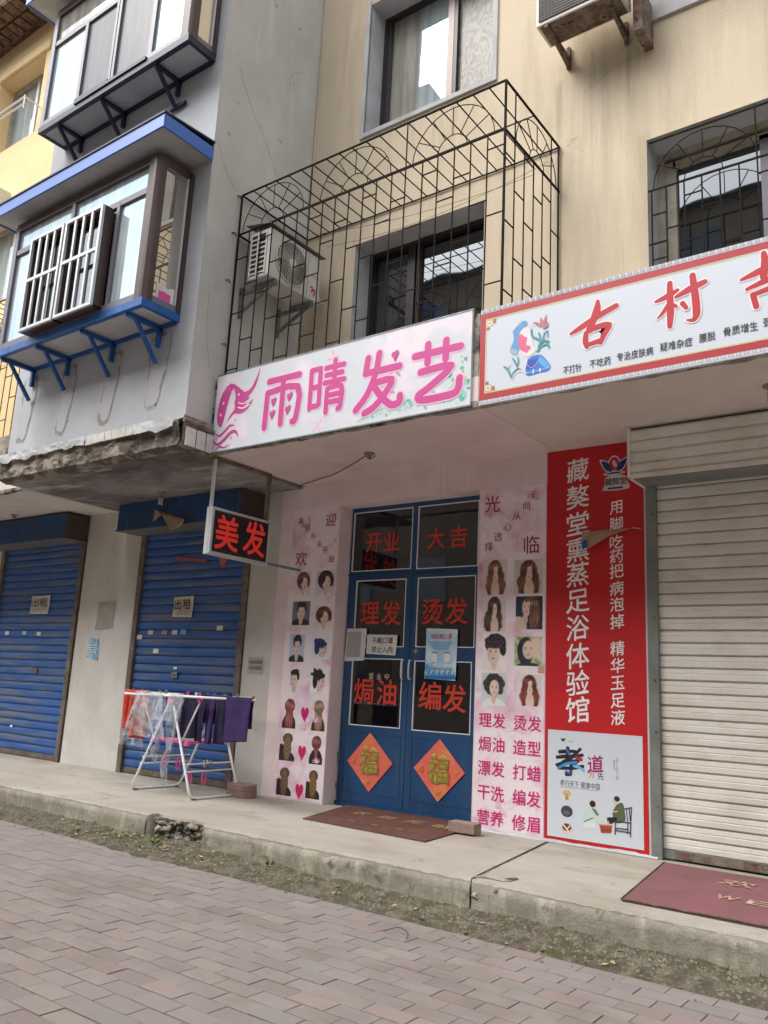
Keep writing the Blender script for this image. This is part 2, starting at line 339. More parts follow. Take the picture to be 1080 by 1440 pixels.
G_sky = glass('sky_reflecting_glass', hx('a3b0b6'), .26, tint=(.54, .68, .74), col2=hx('c3cbcc'), top=.55)
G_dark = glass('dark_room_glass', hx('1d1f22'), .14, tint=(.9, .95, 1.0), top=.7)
G_door = glass('door_glass', (.006, .006, .007), .075, rough=.03, tint=(.85, .9, 1.0))
G_mid = glass('curtained_glass', hx('8d8c86'), .12, top=.4, col2=hx('a7a59b'))
G_screen = glass('insect_screen_glass', hx('66656a'), .05, top=.15, rough=.35, col2=hx('73727a'))
G_moire = glass('moire_screen', hx('6a655c'), .05, top=.15, rough=.4, col2=hx('9d988e'), wave=True)
G_side = glass('side_glass', hx('7e7768'), .40, tint=(1, .98, .93), top=.8)

def _plastic():
    m = bpy.data.materials.new('thin_plastic_film'); m.use_nodes = True; t = m.node_tree; t.nodes.clear()
    out = _n(t, 'ShaderNodeOutputMaterial'); mx = _n(t, 'ShaderNodeMixShader'); tr = _n(t, 'ShaderNodeBsdfTransparent')
    b = _n(t, 'ShaderNodeBsdfPrincipled'); b.inputs['Base Color'].default_value = (.75, .78, .82, 1); b.inputs['Roughness'].default_value = .25
    nz = _n(t, 'ShaderNodeTexNoise'); nz.inputs['Scale'].default_value = 14; nz.inputs['Detail'].default_value = 4
    geo = _n(t, 'ShaderNodeNewGeometry'); t.links.new(geo.outputs['Position'], nz.inputs[0])
    r = _n(t, 'ShaderNodeMapRange'); r.inputs[1].default_value = .35; r.inputs[2].default_value = .65; r.inputs[3].default_value = .12; r.inputs[4].default_value = .5
    t.links.new(nz.outputs[0], r.inputs[0]); t.links.new(r.outputs[0], mx.inputs[0])
    t.links.new(tr.outputs[0], mx.inputs[1]); t.links.new(b.outputs[0], mx.inputs[2]); t.links.new(mx.outputs[0], out.inputs[0]); return m
K['film'] = _plastic()
def _led():
    m = M('lit_red_led', hx('c8281e'), .4, grain=0); b = m.node_tree.nodes['Principled BSDF']
    b.inputs['Emission Color'].default_value = (1, .06, .04, 1); b.inputs['Emission Strength'].default_value = .10; return m
K['led'] = _led()
K['photo'] = M('photo_print', (1, 1, 1), .45, attr=True, grain=.10, gscale=120, bump=.0)
K['golddark'] = M('dark_gold_lines', hx('96803a'), .5, grain=.1)

# ------------------------------------------------------------------ flat print (shapes laid in thin layers on a board)
class Print(MB):
    """polygons in board coordinates (u right, v up); each layer 0.35 mm in front of the one before"""
    def __init__(s, face='y', at=0.0, step=.00012):
        super().__init__(); s.face = face; s.at = at; s.step = step; s.n = 0
    def P(s, u, v):
        d = s.n * s.step
        return (u, s.at - d, v) if s.face == 'y' else ((s.at + d, u, v) if s.face == 'x' else (u, v, s.at + d))
    def shape(s, pts, col):
        s.n += 1; s.cur = hx(col) if isinstance(col, str) else col
        s.poly([s.P(*p) for p in pts])
    def ell(s, cu, cv, ru, rv, col, a0=0, a1=2 * PI, rot=0, n=18):
        pts = []
        for k in range(n + (0 if abs(a1 - a0 - 2 * PI) < .01 else 1)):
            a = a0 + (a1 - a0) * k / n; x, y = ru * math.cos(a), rv * math.sin(a)
            pts.append((cu + x * math.cos(rot) - y * math.sin(rot), cv + x * math.sin(rot) + y * math.cos(rot)))
        s.shape(pts, col)
    def rect(s, u0, u1, v0, v1, col): s.shape([(u0, v0), (u1, v0), (u1, v1), (u0, v1)], col)
    def stroke(s, pts, w, col, cap=True, samelayer=False):
        pts = [Vector((p[0], p[1])) for p in pts]; N = len(pts)
        ww = w if isinstance(w, (list, tuple)) else [w] * N
        Ls, Rs = [], []
        for i, p in enumerate(pts):
            d0 = (pts[i] - pts[i - 1]).normalized() if i > 0 else (pts[1] - pts[0]).normalized()
            d1 = (pts[i + 1] - pts[i]).normalized() if i < N - 1 else d0
            t = (d0 + d1)
            t = t.normalized() if t.length > 1e-4 else d0
            k = 1 / max(.6, t.dot(d1)); nn = Vector((-t.y, t.x)) * ww[i] / 2 * k
            Ls.append(p + nn); Rs.append(p - nn)
        out = list(Ls)
        if cap:
            d = (pts[-1] - pts[-2]).normalized(); a = math.atan2(d.y, d.x); r = ww[-1] / 2
            if r > 1e-4: out += [pts[-1] + Vector((math.cos(a + PI / 2 - PI * k / 6), math.sin(a + PI / 2 - PI * k / 6))) * r for k in range(1, 6)]
        out += Rs[::-1]
        if cap:
            d = (pts[0] - pts[1]).normalized(); a = math.atan2(d.y, d.x); r = ww[0] / 2
            if r > 1e-4: out += [pts[0] + Vector((math.cos(a + PI / 2 - PI * k / 6), math.sin(a + PI / 2 - PI * k / 6))) * r for k in range(1, 6)]
        s.shape([(q.x, q.y) for q in out], col)
def capsules(p, pts, w, col):
    """stroke with round joints at every bend"""
    for q0, q1 in zip(pts, pts[1:]): p.stroke([q0, q1], w, col)
def curve(pts, n=6):
    P = [Vector((*p, 0)) if len(p) == 2 else Vector(p) for p in pts]; out = []
    for i in range(len(P) - 1):
        a, b, c, d = P[max(i - 1, 0)], P[i], P[i + 1], P[min(i + 2, len(P) - 1)]
        for k in range(n):
            t = k / n
            out.append(.5 * ((2 * b) + (c - a) * t + (2 * a - 5 * b + 4 * c - d) * t * t + (3 * b - a - 3 * c + d) * t ** 3))
    out.append(P[-1])
    return [tuple(q[:2]) for q in out] if len(pts[0]) == 2 else out

# ------------------------------------------------------------------ lettering: collected first, turned to meshes in one go at the end
_TX = []
def text(s, u, v, h, face, at, mat, parent, name='character', bold=.0, w=None, shear=0, depth=0, kindtag=None, rot=0, line=False, brush=False):
    """h: height of a character cell; centred on (u, v) of the board"""
    cu = bpy.data.curves.new(name, 'FONT'); cu.body = s; cu.size = 1; cu.shear = shear; cu.resolution_u = 3
    if depth: cu.extrude = .001
    o = bpy.data.objects.new(name, cu); COL.objects.link(o)
    _TX.append((o, u, v, h, face, at, mat, parent, name, w, kindtag, rot, depth, bold, brush))
def finish_text():
    dg = bpy.context.evaluated_depsgraph_get(); dg.update()
    for (o, u, v, h, face, at, mat, parent, name, w, kt, rot, depth, n, br) in _TX:
        me = bpy.data.meshes.new_from_object(o.evaluated_get(dg))
        cu = o.data; bpy.data.objects.remove(o); bpy.data.curves.remove(cu)
        if not me.vertices: continue
        xs = [q.co.x for q in me.vertices]; ys = [q.co.y for q in me.vertices]; zs = [q.co.z for q in me.vertices]
        cx, cy = (min(xs) + max(xs)) / 2, (min(ys) + max(ys)) / 2
        sy = h / .92
        sx = w / (max(xs) - min(xs)) if w else sy
        off = WL(parent) if parent else Vector((0, 0, 0))
        c, s_ = math.cos(rot), math.sin(rot)
        for q in me.vertices:
            a, b = (q.co.x - cx) * sx, (q.co.y - cy) * sy; a, b = a * c - b * s_, a * s_ + b * c
            if br: b += .13 * a; a += h * .035 * noise.noise(Vector((a / h * 3 + u * 9, b / h * 3 + v * 9, 0))); b += h * .05 * noise.noise(Vector((a / h * 2.5 + u * 7, b / h * 2.5, v * 9)))
            d = (depth if q.co.z > 0 else 0)
            if face == 'y': p = (u + a, at - d, v + b)
            elif face == 'x': p = (at + d, u + a, v + b)
            else: p = (u + a, v + b, at + d)
            q.co = Vector(p) - off
        if n:      # bolder strokes: the outline laid again, shifted by a hair in four directions
            co = [tuple(q.co) for q in me.vertices]; fs = [tuple(p_.vertices) for p_ in me.polygons]; V = list(co); F = list(fs); e = n * h * .55
            for k, (du, dv) in enumerate(((1, 0), (-1, 0), (0, 1), (0, -1), (.7, .7), (-.7, -.7), (.7, -.7), (-.7, .7)) if not br else ((.9, -1.3), (-.9, 1.3), (.45, -.65), (-.45, .65), (1.35, -1.9), (-1.35, 1.9))):
                m_ = len(V); dd = -(k + 1) * .00004
                for c_ in co: V.append((c_[0] + du * e, c_[1] - dd, c_[2] + dv * e) if face == 'y' else ((c_[0] + dd, c_[1] + du * e, c_[2] + dv * e) if face == 'x' else (c_[0] + du * e, c_[1] + dv * e, c_[2] + dd)))
                F += [tuple(m_ + i for i in f) for f in fs]
            me = bpy.data.meshes.new(name); me.from_pydata(V, [], F)
        me.materials.clear(); me.materials.append(mat); me.update(); me.name = name
        ob = bpy.data.objects.new(name, me); COL.objects.link(ob)
        if parent: ob.parent = parent
        if kt: ob['kind'] = kt
# ------------------------------------------------------------------ levels and planes (metres)
ZS = .21            # pavement top
W = 6.73            # ground-floor wall face
YW = 6.45           # upper wall face
YG = 4.97           # face of the projecting grey bay
XG = -6.2           # its right side
SF = 3.565          # canopy underside
YS = 5.277          # sign faces
rnd = random.uniform

# ================================================================== GROUND
road = MB(); road.quad((-60, -40, -.045), (40, -40, -.045), (40, 5.2, -.045), (-60, 5.2, -.045))
road = kind(road.build('road', K['joint']), 'structure')
# pavers: running bond along the house fronts
PW, PD, GAP = .228, .121, .004
def paver_mesh(name, m):
    b = MB(); b.box(-PW / 2 + GAP / 2, PW / 2 - GAP / 2, -PD / 2 + GAP / 2, PD / 2 - GAP / 2, -.05, 0)
    o = b.build(name, m, None, bevel=.0025); me = o.data; bpy.data.objects.remove(o); return me
pm = [paver_mesh('paver', K['paver']), paver_mesh('paver', K['paver_red']), paver_mesh('paver', K['paver_gray'])]
cand = []
Rinv = m3.transposed()
for j in range(0, 52):
    y = 4.515 - PD / 2 - j * PD
    wob = rnd(-.012, .012)
    for i in range(-62, 26):
        x = i * PW + (PW / 2 if j % 2 else 0) + wob + .02
        if y < -1.8: continue
        q = Rinv @ Vector((x, y, -1.36)); inside = False
        if q.z < -.3:
            px = 540 + 1167.5 * q.x / -q.z; py = 720 - 1167.5 * q.y / -q.z
            inside = -45 < px < 1125 and py < 1475 and x < 4
        cand.append((0 if inside else 1, q.length, x, y))
cand.sort()
rest = MB()
for k, (ins, dist, x, y) in enumerate(cand):
    z = rnd(-.0018, .0012) - (.002 if random.random() < .06 else 0)
    if k < 300:
        o = bpy.data.objects.new('paver', pm[random.choices((0, 1, 2), (.60, .16, .24))[0]]); COL.objects.link(o); o.parent = road
        o.location = (x + rnd(-.002, .002), y + rnd(-.0015, .0015), z)
        o.rotation_euler = (rnd(-.004, .004), rnd(-.005, .005), rnd(-.008, .008))
    elif y > -1.8 and x > -13.5:
        a = rnd(-.01, .01)
        rest.box(x - PW / 2 + GAP / 2, x + PW / 2 - GAP / 2, y - PD / 2 + GAP / 2, y + PD / 2 - GAP / 2, -.05, z)
kind(rest.build('paver', K['paver_far'], road), 'stuff')
b = MB(); b.quad((-60, -40, -.004), (40, -40, -.004), (40, -1.8, -.004), (-60, -1.8, -.004)); b.quad((-60, -1.8, -.004), (-13.6, -1.8, -.004), (-13.6, 4.5, -.004), (-60, 4.5, -.004))
kind(b.build('paving_beyond', K['paver_far'], road), 'stuff')

# gutter of soil and grit between pavers and kerb
def gz(x, y):
    n = noise.noise(Vector((x * 3, y * 6, 0))) * .02 + noise.noise(Vector((x * 14, y * 14, 3))) * .012 + noise.noise(Vector((x * 45, y * 45, 7))) * .006
    return .006 + n + max(0, (y - 4.62)) * .09
b = MB()
x0, x1, NX, NY = -15, 1.2, 900, 32
def fg(u, v):
    x = x0 + (x1 - x0) * u
    edge = 4.50 + .05 * noise.noise(Vector((x * 2.1, 5, 0))) + .03 * noise.noise(Vector((x * 9, 1, 0))) - (.10 * max(0, 1 - abs(x + 5.6) / 1.2)) + (.06 if x < -6.6 else 0) * noise.noise(Vector((x * 4, 9, 0)))
    y = edge + (5.08 - edge) * v
    z = gz(x, y)
    if v < .08: z = -.012 + z * v * 8
    return (x, y, z)
b.grid(fg, NX, NY)
kind(b.build('gutter_soil', K['soil'], smooth=True), 'structure')
peb = MB()
for k in range(5200):
    x = rnd(-12, .6); y = min(5.02, max(4.40, random.gauss(4.77, .15))); r = abs(random.gauss(.006, .005)) + .003
    if y < 4.5 and random.random() < .5: continue
    z = gz(x, y) if y > 4.55 else .001; h = r * rnd(.5, .9); a = rnd(0, PI); vs = []
    for q in range(5): vs.append((x + r * math.cos(a + q * 1.2566) * rnd(.7, 1.2), y + r * math.sin(a + q * 1.2566) * rnd(.7, 1.2), z - .002))
    vs.append((x, y, z + h)); peb.add(vs, [(i, (i + 1) % 5, 5) for i in range(5)])
kind(peb.build('gravel', K['pebble']), 'stuff')
sc = MB()
for k in range(420):
    x = random.choice((rnd(-12, .5), rnd(-7.2, -5.0), rnd(-12, -8))); y = rnd(4.55, 5.0); z = gz(x, y) + .006; s = rnd(.008, .028); a = rnd(0, PI)
    c, d = math.cos(a) * s, math.sin(a) * s
    sc.quad((x - c, y - d, z), (x + d * .5, y - c * .5, z + rnd(0, .012)), (x + c, y + d, z + rnd(0, .008)), (x - d * .5, y + c * .5, z + rnd(0, .01)))
kind(sc.build('leaf_litter', K['leaf_dry']), 'stuff')
gr = MB()
for k in range(700):
    cx = random.choice((rnd(-11.5, -8.2), rnd(-6.3, -5.9), rnd(-4, .4))); y = random.choice((rnd(4.9, 5.03), rnd(4.6, 4.95))); z = gz(cx, y)
    a = rnd(0, 2 * PI); h = rnd(.01, .035); wv = .003
    gr.add([(cx - wv, y, z), (cx + wv, y, z), (cx + math.cos(a) * h * .6, y + math.sin(a) * h * .5, z + h)], [(0, 1, 2)])
kind(gr.build('grass', K['green']), 'stuff')

# pavement slabs with chipped front edge
pavement = MB(); pavement.box(-30, 8, 5.3, 6.9, -.1, ZS - .02)
pavement = kind(pavement.build('pavement', K['kerb']), 'structure')
def fbm(x, y, s=1.0): return noise.noise(Vector((x * s, y * s, 1.7))) + .5 * noise.noise(Vector((x * s * 2.3, y * s * 2.3, 4))) + .25 * noise.noise(Vector((x * s * 5, y * s * 5, 9)))
def slab(x0, x1, skew0, skew1, broken=None, dz=0.0):
    """x0/x1 at the kerb; skew: shift of the joint at the wall"""
    n = max(2, int((x1 - x0) / .02)); prof = 9
    b = MB()
    def fn(u, v):
        X = x0 + (x1 - x0) * u
        k = v * prof
        ch = abs(fbm(X, 0, 6)) * .012 + max(0, noise.noise(Vector((X * 16, 0, 3)))) * .008
        edge = 4.965 + .012 * noise.noise(Vector((X * 1.3, 0, 0)))
        rough = abs(fbm(X, k, 5)) * .008
        br = 0
        if broken:
            for (a, c, dp) in broken:
                m = min((X - a), (c - X))
                if m > 0: br = max(br, dp * min(1, m / .05))
        zt = ZS + dz + .002 * noise.noise(Vector((X * 2, 3, 0)))
        if k < .5: y, z = W + .12, zt
        elif k < 1.5: y, z = edge + .35, zt + .001
        elif k < 2.5: y, z = edge + .06 + ch + br * .5, zt
        elif k < 3.5: y, z = edge + .015 + ch + br * .9, zt - .002 - ch * .6
        elif k < 4.5: y, z = edge + .002 + rough + br, zt - .014 - ch - br * .1
        elif k < 5.5: y, z = edge - .002 + rough + br * 1.2 + abs(fbm(X, 3, 14)) * br * .5, .14 + dz
        elif k < 6.5: y, z = edge - .004 + rough * 1.4 + br * 1.1 + abs(fbm(X, 6, 14)) * br * .7, .08
        elif k < 7.5: y, z = edge - .006 + rough * 2 + br * .9, .03
        else: y, z = edge - .002 + br * .7, -.05
        xx = X + (skew0 * (1 - u) + skew1 * u) * (y - 4.965) / (W - 4.965)
        if k > 4.5 and br: xx += fbm(X, k, 9) * .02
        return (xx, y, z)
    b.grid(fn, n, prof)
    return b.build('slab', K['sidewalk'], pavement)
slab(-30, -14.0, 0, -.5); slab(-13.995, -8.82, -.5, -.55)
slab(-8.815, -2.885, -.55, -.30, broken=[(-6.12, -5.42, .085)])
slab(-2.878, 6, -.293, 0, dz=-.004)
# kerb face colour: separate strip just proud of the slab front, with gaps where it has broken away
def kerbface(x0, x1):
    b = MB(); n = int((x1 - x0) / .02)
    def fn(u, v):
        X = x0 + (x1 - x0) * u
        edge = 4.965 + .012 * noise.noise(Vector((X * 1.3, 0, 0)))
        endf = min(X - x0, x1 - X); e = .03 * abs(fbm(X, 8, 12)) if endf < .03 else 0
        z = ZS - .020 - .010 * abs(fbm(X, 5, 8)) - max(0, noise.noise(Vector((X * 5, 2, 2))) - .35) * .07
        if v == 0: return (X, edge + .012, z + .004)
        return (X, edge - .012 - .006 * fbm(X, v * 3, 6), z * (1 - v) - .05 * v)
    b.grid(fn, n, 8); return b.build('kerb_face', K['kerb'], pavement, smooth=True)
kerbface(-30, -6.14); kerbface(-5.41, -2.885); kerbface(-2.68, 6)
# rubble in the two broken places
def stone(x, y, z, r, m, parent=None, name='rubble_stone', flat=.7):
    bm = bmesh.new(); bmesh.ops.create_icosphere(bm, subdivisions=2, radius=r)
    sx, sy = rnd(.8, 1.4), rnd(.7, 1.1); o3 = Vector((rnd(0, 50), rnd(0, 50), 0))
    for v in bm.verts:
        n = 1 + .5 * noise.noise(v.co / r * 1.1 + o3)
        v.co = Vector((v.co.x * sx * n, v.co.y * sy * n, v.co.z * flat * n))
    me = bpy.data.meshes.new(name); bm.to_mesh(me); bm.free(); me.materials.append(m)
    o = bpy.data.objects.new(name, me); COL.objects.link(o); o.location = (x, y, z); o.rotation_euler = (rnd(-.2, .2), rnd(-.2, .2), rnd(0, 3))
    if parent: o.parent = parent
    return o
for k in range(60):
    x = rnd(-6.1, -5.44); stone(x, rnd(5.02, 5.075), rnd(.01, .17), rnd(.015, .045), K['rough'], pavement, flat=rnd(.4, .7))
for k in range(8): stone(rnd(-2.86, -2.68), rnd(4.99, 5.05), rnd(.03, .17), rnd(.03, .055), K['rough'], pavement)
b = MB(); b.box(-2.885, -2.69, 4.972, 5.1, .0, .172); o = b.build('broken_corner_stone', K['kerb'], pavement, bevel=.015)
# dark crack lines of the notch at the joint
cr = MB(); cr.path([(-2.872 - .29 * t + .006 * fbm(t, 0, 8), 4.99 + 1.74 * t, ZS - .0015) for t in [i / 30 for i in range(31)]], .003, 4); cr.build('crack', K['rough'], pavement)
b = MB()   # chipped hollow at the joint, filled with loose grit
hol = [(-2.90, 5.02), (-2.80, 5.06), (-2.70, 5.05), (-2.665, 5.10), (-2.66, 5.20), (-2.70, 5.23), (-2.74, 5.14), (-2.84, 5.12), (-2.89, 5.09)]
b.poly([(x, y, ZS + .0005) for x, y in hol]); b.build('chip', K['rough'], pavement)
lz = [(-6.02, 4.66, 'brown dead leaf lying on the pavers at the gutter edge', .05), (-3.45, 4.15, 'dark curled twig lying on the pink pavers', 0)]
b = MB()
for i in range(5):
    a = -.5 + i * .5; b.add([(-6.02, 4.60, .004), (-6.02 + .04 * math.cos(a), 4.60 + .03 * math.sin(a), .012), (-6.02 + .05 * math.cos(a + .4), 4.6 + .04 * math.sin(a + .4), .005)], [(0, 1, 2)])
tag(b.build('dead_leaf', K['rust']), lz[0][2], 'leaf')
b = MB(); b.path(curve([(-3.02, 4.22, .006), (-2.95, 4.27, .03), (-2.87, 4.25, .02), (-2.84, 4.19, .006)]), .0025, 5)
tag(b.build('twig', K['wire']), 'dark curled twig lying on the pavers in front of the broken kerb', 'twig')
def weed(x, y, label, n=10, s=.05):
    t = thing('weed', label, 'plant', (x, y, gz(x, y)))
    for k in range(n):
        a = rnd(0, 2 * PI); r = rnd(.4, 1) * s; b = MB(); c, d = math.cos(a), math.sin(a); p = .25 * r
        z = gz(x, y)
        b.add([(x, y, z), (x + c * r * .6 - d * p, y + d * r * .6 + c * p, z + r * .7), (x + c * r, y + d * r, z + r * .75), (x + c * r * .6 + d * p, y + d * r * .6 - c * p, z + r * .7)], [(0, 1, 2, 3)])
        b.build('leaf', K['green'], t)
weed(-5.78, 4.78, 'low green weed tuft growing in the gutter below the broken kerb', 26, .06)
weed(-4.62, 4.92, 'small dark weed with a few upright leaves against the kerb', 7, .07)
weed(-10.2, 4.9, 'yellowish weed tuft in the gutter before the leftmost shutter', 22, .09)

# ================================================================== THE BUILDING
bld = thing('apartment_building', 'long apartment block with tan upper walls, grey projecting bay and shops below', 'building', (-6, 7, 0))
def wall(name, x0, x1, z0, z1, y0, depth, holes, m, rev=None, rd=.32):
    """front sheet with openings and their reveals, closed behind"""
    xs = sorted({x0, x1, *[h[0] for h in holes], *[h[1] for h in holes]}); zs = sorted({z0, z1, *[h[2] for h in holes], *[h[3] for h in holes]})
    b = MB()
    for i in range(len(xs) - 1):
        for j in range(len(zs) - 1):
            cx, cz = (xs[i] + xs[i + 1]) / 2, (zs[j] + zs[j + 1]) / 2
            if any(h[0] < cx < h[1] and h[2] < cz < h[3] for h in holes): continue
            b.quad((xs[i], y0, zs[j]), (xs[i + 1], y0, zs[j]), (xs[i + 1], y0, zs[j + 1]), (xs[i], y0, zs[j + 1]))
    for (p, q) in (((x0, z0), (x0, z1)), ((x1, z0), (x1, z1)), ((x0, z0), (x1, z0)), ((x0, z1), (x1, z1))):
        b.quad((p[0], y0, p[1]), (q[0], y0, q[1]), (q[0], y0 + depth, q[1]), (p[0], y0 + depth, p[1]))
    b.quad((x0, y0 + depth, z0), (x1, y0 + depth, z0), (x1, y0 + depth, z1), (x0, y0 + depth, z1))
    o = b.build(name, m, bld)
    for h in holes:
        b = MB(); a, c, d, e = h
        b.quad((a, y0 - .001, d), (a, y0 + rd, d), (a, y0 + rd, e), (a, y0 - .001, e)); b.quad((c, y0 - .001, d), (c, y0 + rd, d), (c, y0 + rd, e), (c, y0 - .001, e))
        b.quad((a, y0 - .001, e), (c, y0 - .001, e), (c, y0 + rd, e), (a, y0 + rd, e)); b.quad((a, y0 - .001, d), (c, y0 - .001, d), (c, y0 + rd, d), (a, y0 + rd, d))
        b.build('window_reveal', rev or K['reveal'], o)
    return o
H1, HU = (-5.43, -3.79, 4.47, 6.19), (-5.41, -3.74, 7.57, 9.33)
H2, H3 = (-2.16, -.42, 4.47, 6.22), (-2.10, -.42, 7.62, 9.35)
wall('upper_wall', XG + .01, 4.5, 4.33, 12.6, YW, .6, [H1, HU, H2, H3, (1.4, 3.1, 4.47, 6.2), (1.4, 3.1, 7.6, 9.3)], K['yellow'])
LY = [(-14.5, -12.95, 10.66, 12.28), (-14.5, -12.9, 7.5, 9.2), (-14.5, -12.9, 4.5, 6.2), (-19, -17.4, 10.66, 12.28), (-19, -17.4, 7.5, 9.2)]
wall('yellow_left_wall', -24, -9.41, 4.33, 13.1, YW, .6, LY, K['yellow_sunlit'], K['yellow_sunlit'])
# moulded band above the far left window
b = MB(); b.box(-14.75, -12.8, YW - .05, YW, 12.30, 12.46); b.build('lintel_band', K['yellow_sunlit'], bld)
# projecting grey part
b = MB(); b.box(-9.41, XG, YG, 7.0, 3.82, 12.6); pj = b.build('projecting_wall', K['gray_front'], bld)
b = MB(); b.quad((XG + .003, YG + .003, 3.82), (XG + .003, YW - .002, 3.82), (XG + .003, YW - .002, 12.6), (XG + .003, YG + .003, 12.6)); b.build('side_render', K['gray'], pj)
b = MB(); b.add([(-24, YW - .6, 13.35), (5, YW - .6, 13.35), (5, 12, 16.0), (-24, 12, 16.0)], [(0, 1, 2, 3)]); b.build('roof', K['rooftile'], bld)
b = MB(); b.box(-24, -9.41, 5.75, 7.2, 12.98, 13.2); sl = b.build('balcony_slab', K['bricksoffit'], bld)
b = MB(); b.box(-24, -9.6, 5.74, 5.83, 13.2, 14.1); b.build('parapet', K['yellow_sunlit'], sl)
for k in range(6):
    b = MB(); b.tube((-24, 5.66, 13.35 + k * .12), (-9.7, 5.66, 13.35 + k * .12), .010); b.build('balcony_rail', K['galv'], sl)
for i in range(26):
    for j in range(2):
        b = MB(); x = -15.6 + i * .24 + j * .12; b.box(x, x + .21 + rnd(-.03, .0), 5.76 + j * .30, 6.03 + j * .30 + rnd(-.02, .01), 12.93 + rnd(-.015, .02), 12.985); b.build('brick', K['bricksoffit'], sl)

# hairline cracks in the grey side face and the tan wall
for pts in ([(5.2, 7.95), (5.45, 7.55), (5.6, 7.42), (5.9, 7.0)], [(5.02, 6.9), (5.2, 6.6), (5.35, 6.5)], [(5.1, 5.2), (5.12, 4.8), (5.2, 4.45)], [(6.2, 8.6), (6.0, 8.4), (5.95, 8.1)]):
    cr = MB(); q = curve([(y, z) for y, z in pts], 6); cr.path([(XG + .004, y + .015 * noise.noise(Vector((y * 9, z * 9, 0))), z + .015 * noise.noise(Vector((y * 9, z * 9, 5)))) for y, z in q], .0016, 4); cr.build('crack', K['hair'], pj)
for pts in ([(-2.75, 6.95), (-2.4, 7.1), (-2.0, 7.12)], [(-2.9, 6.55), (-2.86, 6.5), (-2.8, 6.52)], [(-2.4, 5.4), (-2.38, 5.0), (-2.42, 4.6)]):
    cr = MB(); q = curve(pts, 6); cr.path([(x + .01 * noise.noise(Vector((x * 9, z * 9, 0))), YW - .0005, z) for x, z in q], .0018, 4); cr.build('crack', K['yellow'], bld)
for (y, z) in ((5.32, 6.0), (5.30, 5.45), (5.33, 4.75), (5.35, 6.45)):
    cr = MB(); cr.path([(XG + .003, y, z), (XG + .02, y + .03, z + .015), (XG + .005, y + .06, z)], [.012, .008, .01], 5); cr.build('anchor_scar', K['ledge'], pj)
# plaster repairs under the blue balcony brackets
def blob(pts, n=5): return curve(pts + [pts[0]], n)[:-1]
for (x, z, s) in ((-9.13, 4.54, 1.0), (-8.33, 4.52, 1.0), (-7.52, 4.52, 1.0), (-6.73, 4.56, 1.1)):
    pr = Print('y', YG - .001, .0012); w_ = .13 * s
    base = [(x - w_ * .9, z + .25), (x + w_ * 1.1, z + .26), (x + w_ * 1.15, z - .05), (x + w_ * .8, z - .28), (x + w_ * .45, z - .50), (x - w_ * .5, z - .52), (x - w_ * .95, z - .44), (x - w_ * .75, z - .2)]
    def jig(k, e, o_):
        out = []
        for p in blob(base, 7):
            n_ = noise.noise(Vector((p[0] * 9 + o_, p[1] * 9, 0))) * .035 + noise.noise(Vector((p[0] * 30, p[1] * 30, o_))) * .014 * e
            out.append((x + (p[0] - x) * k + n_, z - .12 + (p[1] - z + .12) * k + n_))
        return out
    pr.shape(jig(1.03, 2.2, 0), 'aaa59f'); pr.shape(jig(.985, 2.8, 1.5), '94897e'); pr.shape(jig(.93, 1.6, .4), 'b5b6b8')
    pr.build('plaster_patch', K['print'], pj)

# slab under the grey part: spalled edge, tiles, stained underside
slb = MB(); slb.box(-9.40, XG - .02, 5.00, 6.95, 3.535, 3.81); slb = slb.build('bay_slab', K['concrete_soffit'], bld)
b = MB()
def edgefn(u, v):
    x = -9.42 + (XG + 9.42) * u; n1 = fbm(x, v * .6, 3); n2 = fbm(x, v, 11)
    z = 3.84 - .33 * v
    y = 4.895 + .004 * n2 + (.04 * max(0, n1 + .3) * (1 if v > .3 else .3)) + (.05 if v > .85 else 0)
    if v == 0: y = YG; z = 3.86 + .01 * n1
    if v == 1: z = 3.53; y = 5.02
    return (x, y, z + .005 * n2 * (v > 0) * (v < 1))
b.grid(edgefn, 190, 12); b.build('crumbled_edge', K['ledge'], slb)
b = MB()
def edgefn2(u, v):
    yy = 4.92 + (6.4 - 4.92) * u * .33; n2 = fbm(yy, v, 9)
    return (XG + .045 + .008 * n2 - (.04 if v > .8 else 0), yy, 3.86 - .33 * v)
b.grid(edgefn2, 30, 12); b.build('crumbled_edge', K['rough'], slb)
for i in range(7):
    b = MB(); x = -7.68 + i * .115; b.box(x, x + .108, 4.868 + rnd(0, .006), 4.89, 3.745 + rnd(-.004, .004), 3.845); b.build('tile', K['tile'], slb)
for (x, l, h) in ((-9.4, 1.72, .10), (-6.87, .62, .12)):
    b = MB()
    b.grid(lambda u, v: (x + l * u, 4.865 + .01 * fbm(x + l * u, v, 8), 3.85 - (h * (1 + .3 * fbm(x + l * u, 2, 7))) * v), int(l / .03), 3); b.build('mortar_band', K['reveal'], slb)
for i in range(3):
    b = MB(); b.box(XG + .05, XG + .075, 4.95 + i * .125, 5.06 + i * .125, 3.56, 3.74); b.build('tile', K['tile'], slb)
b = MB(); b.path([(XG + .075, 4.9, 3.80), (XG + .085, 5.1, 3.79), (XG + .08, 5.27, 3.77)], .022, 6); b.build('edge_pipe', K['rust'], slb)
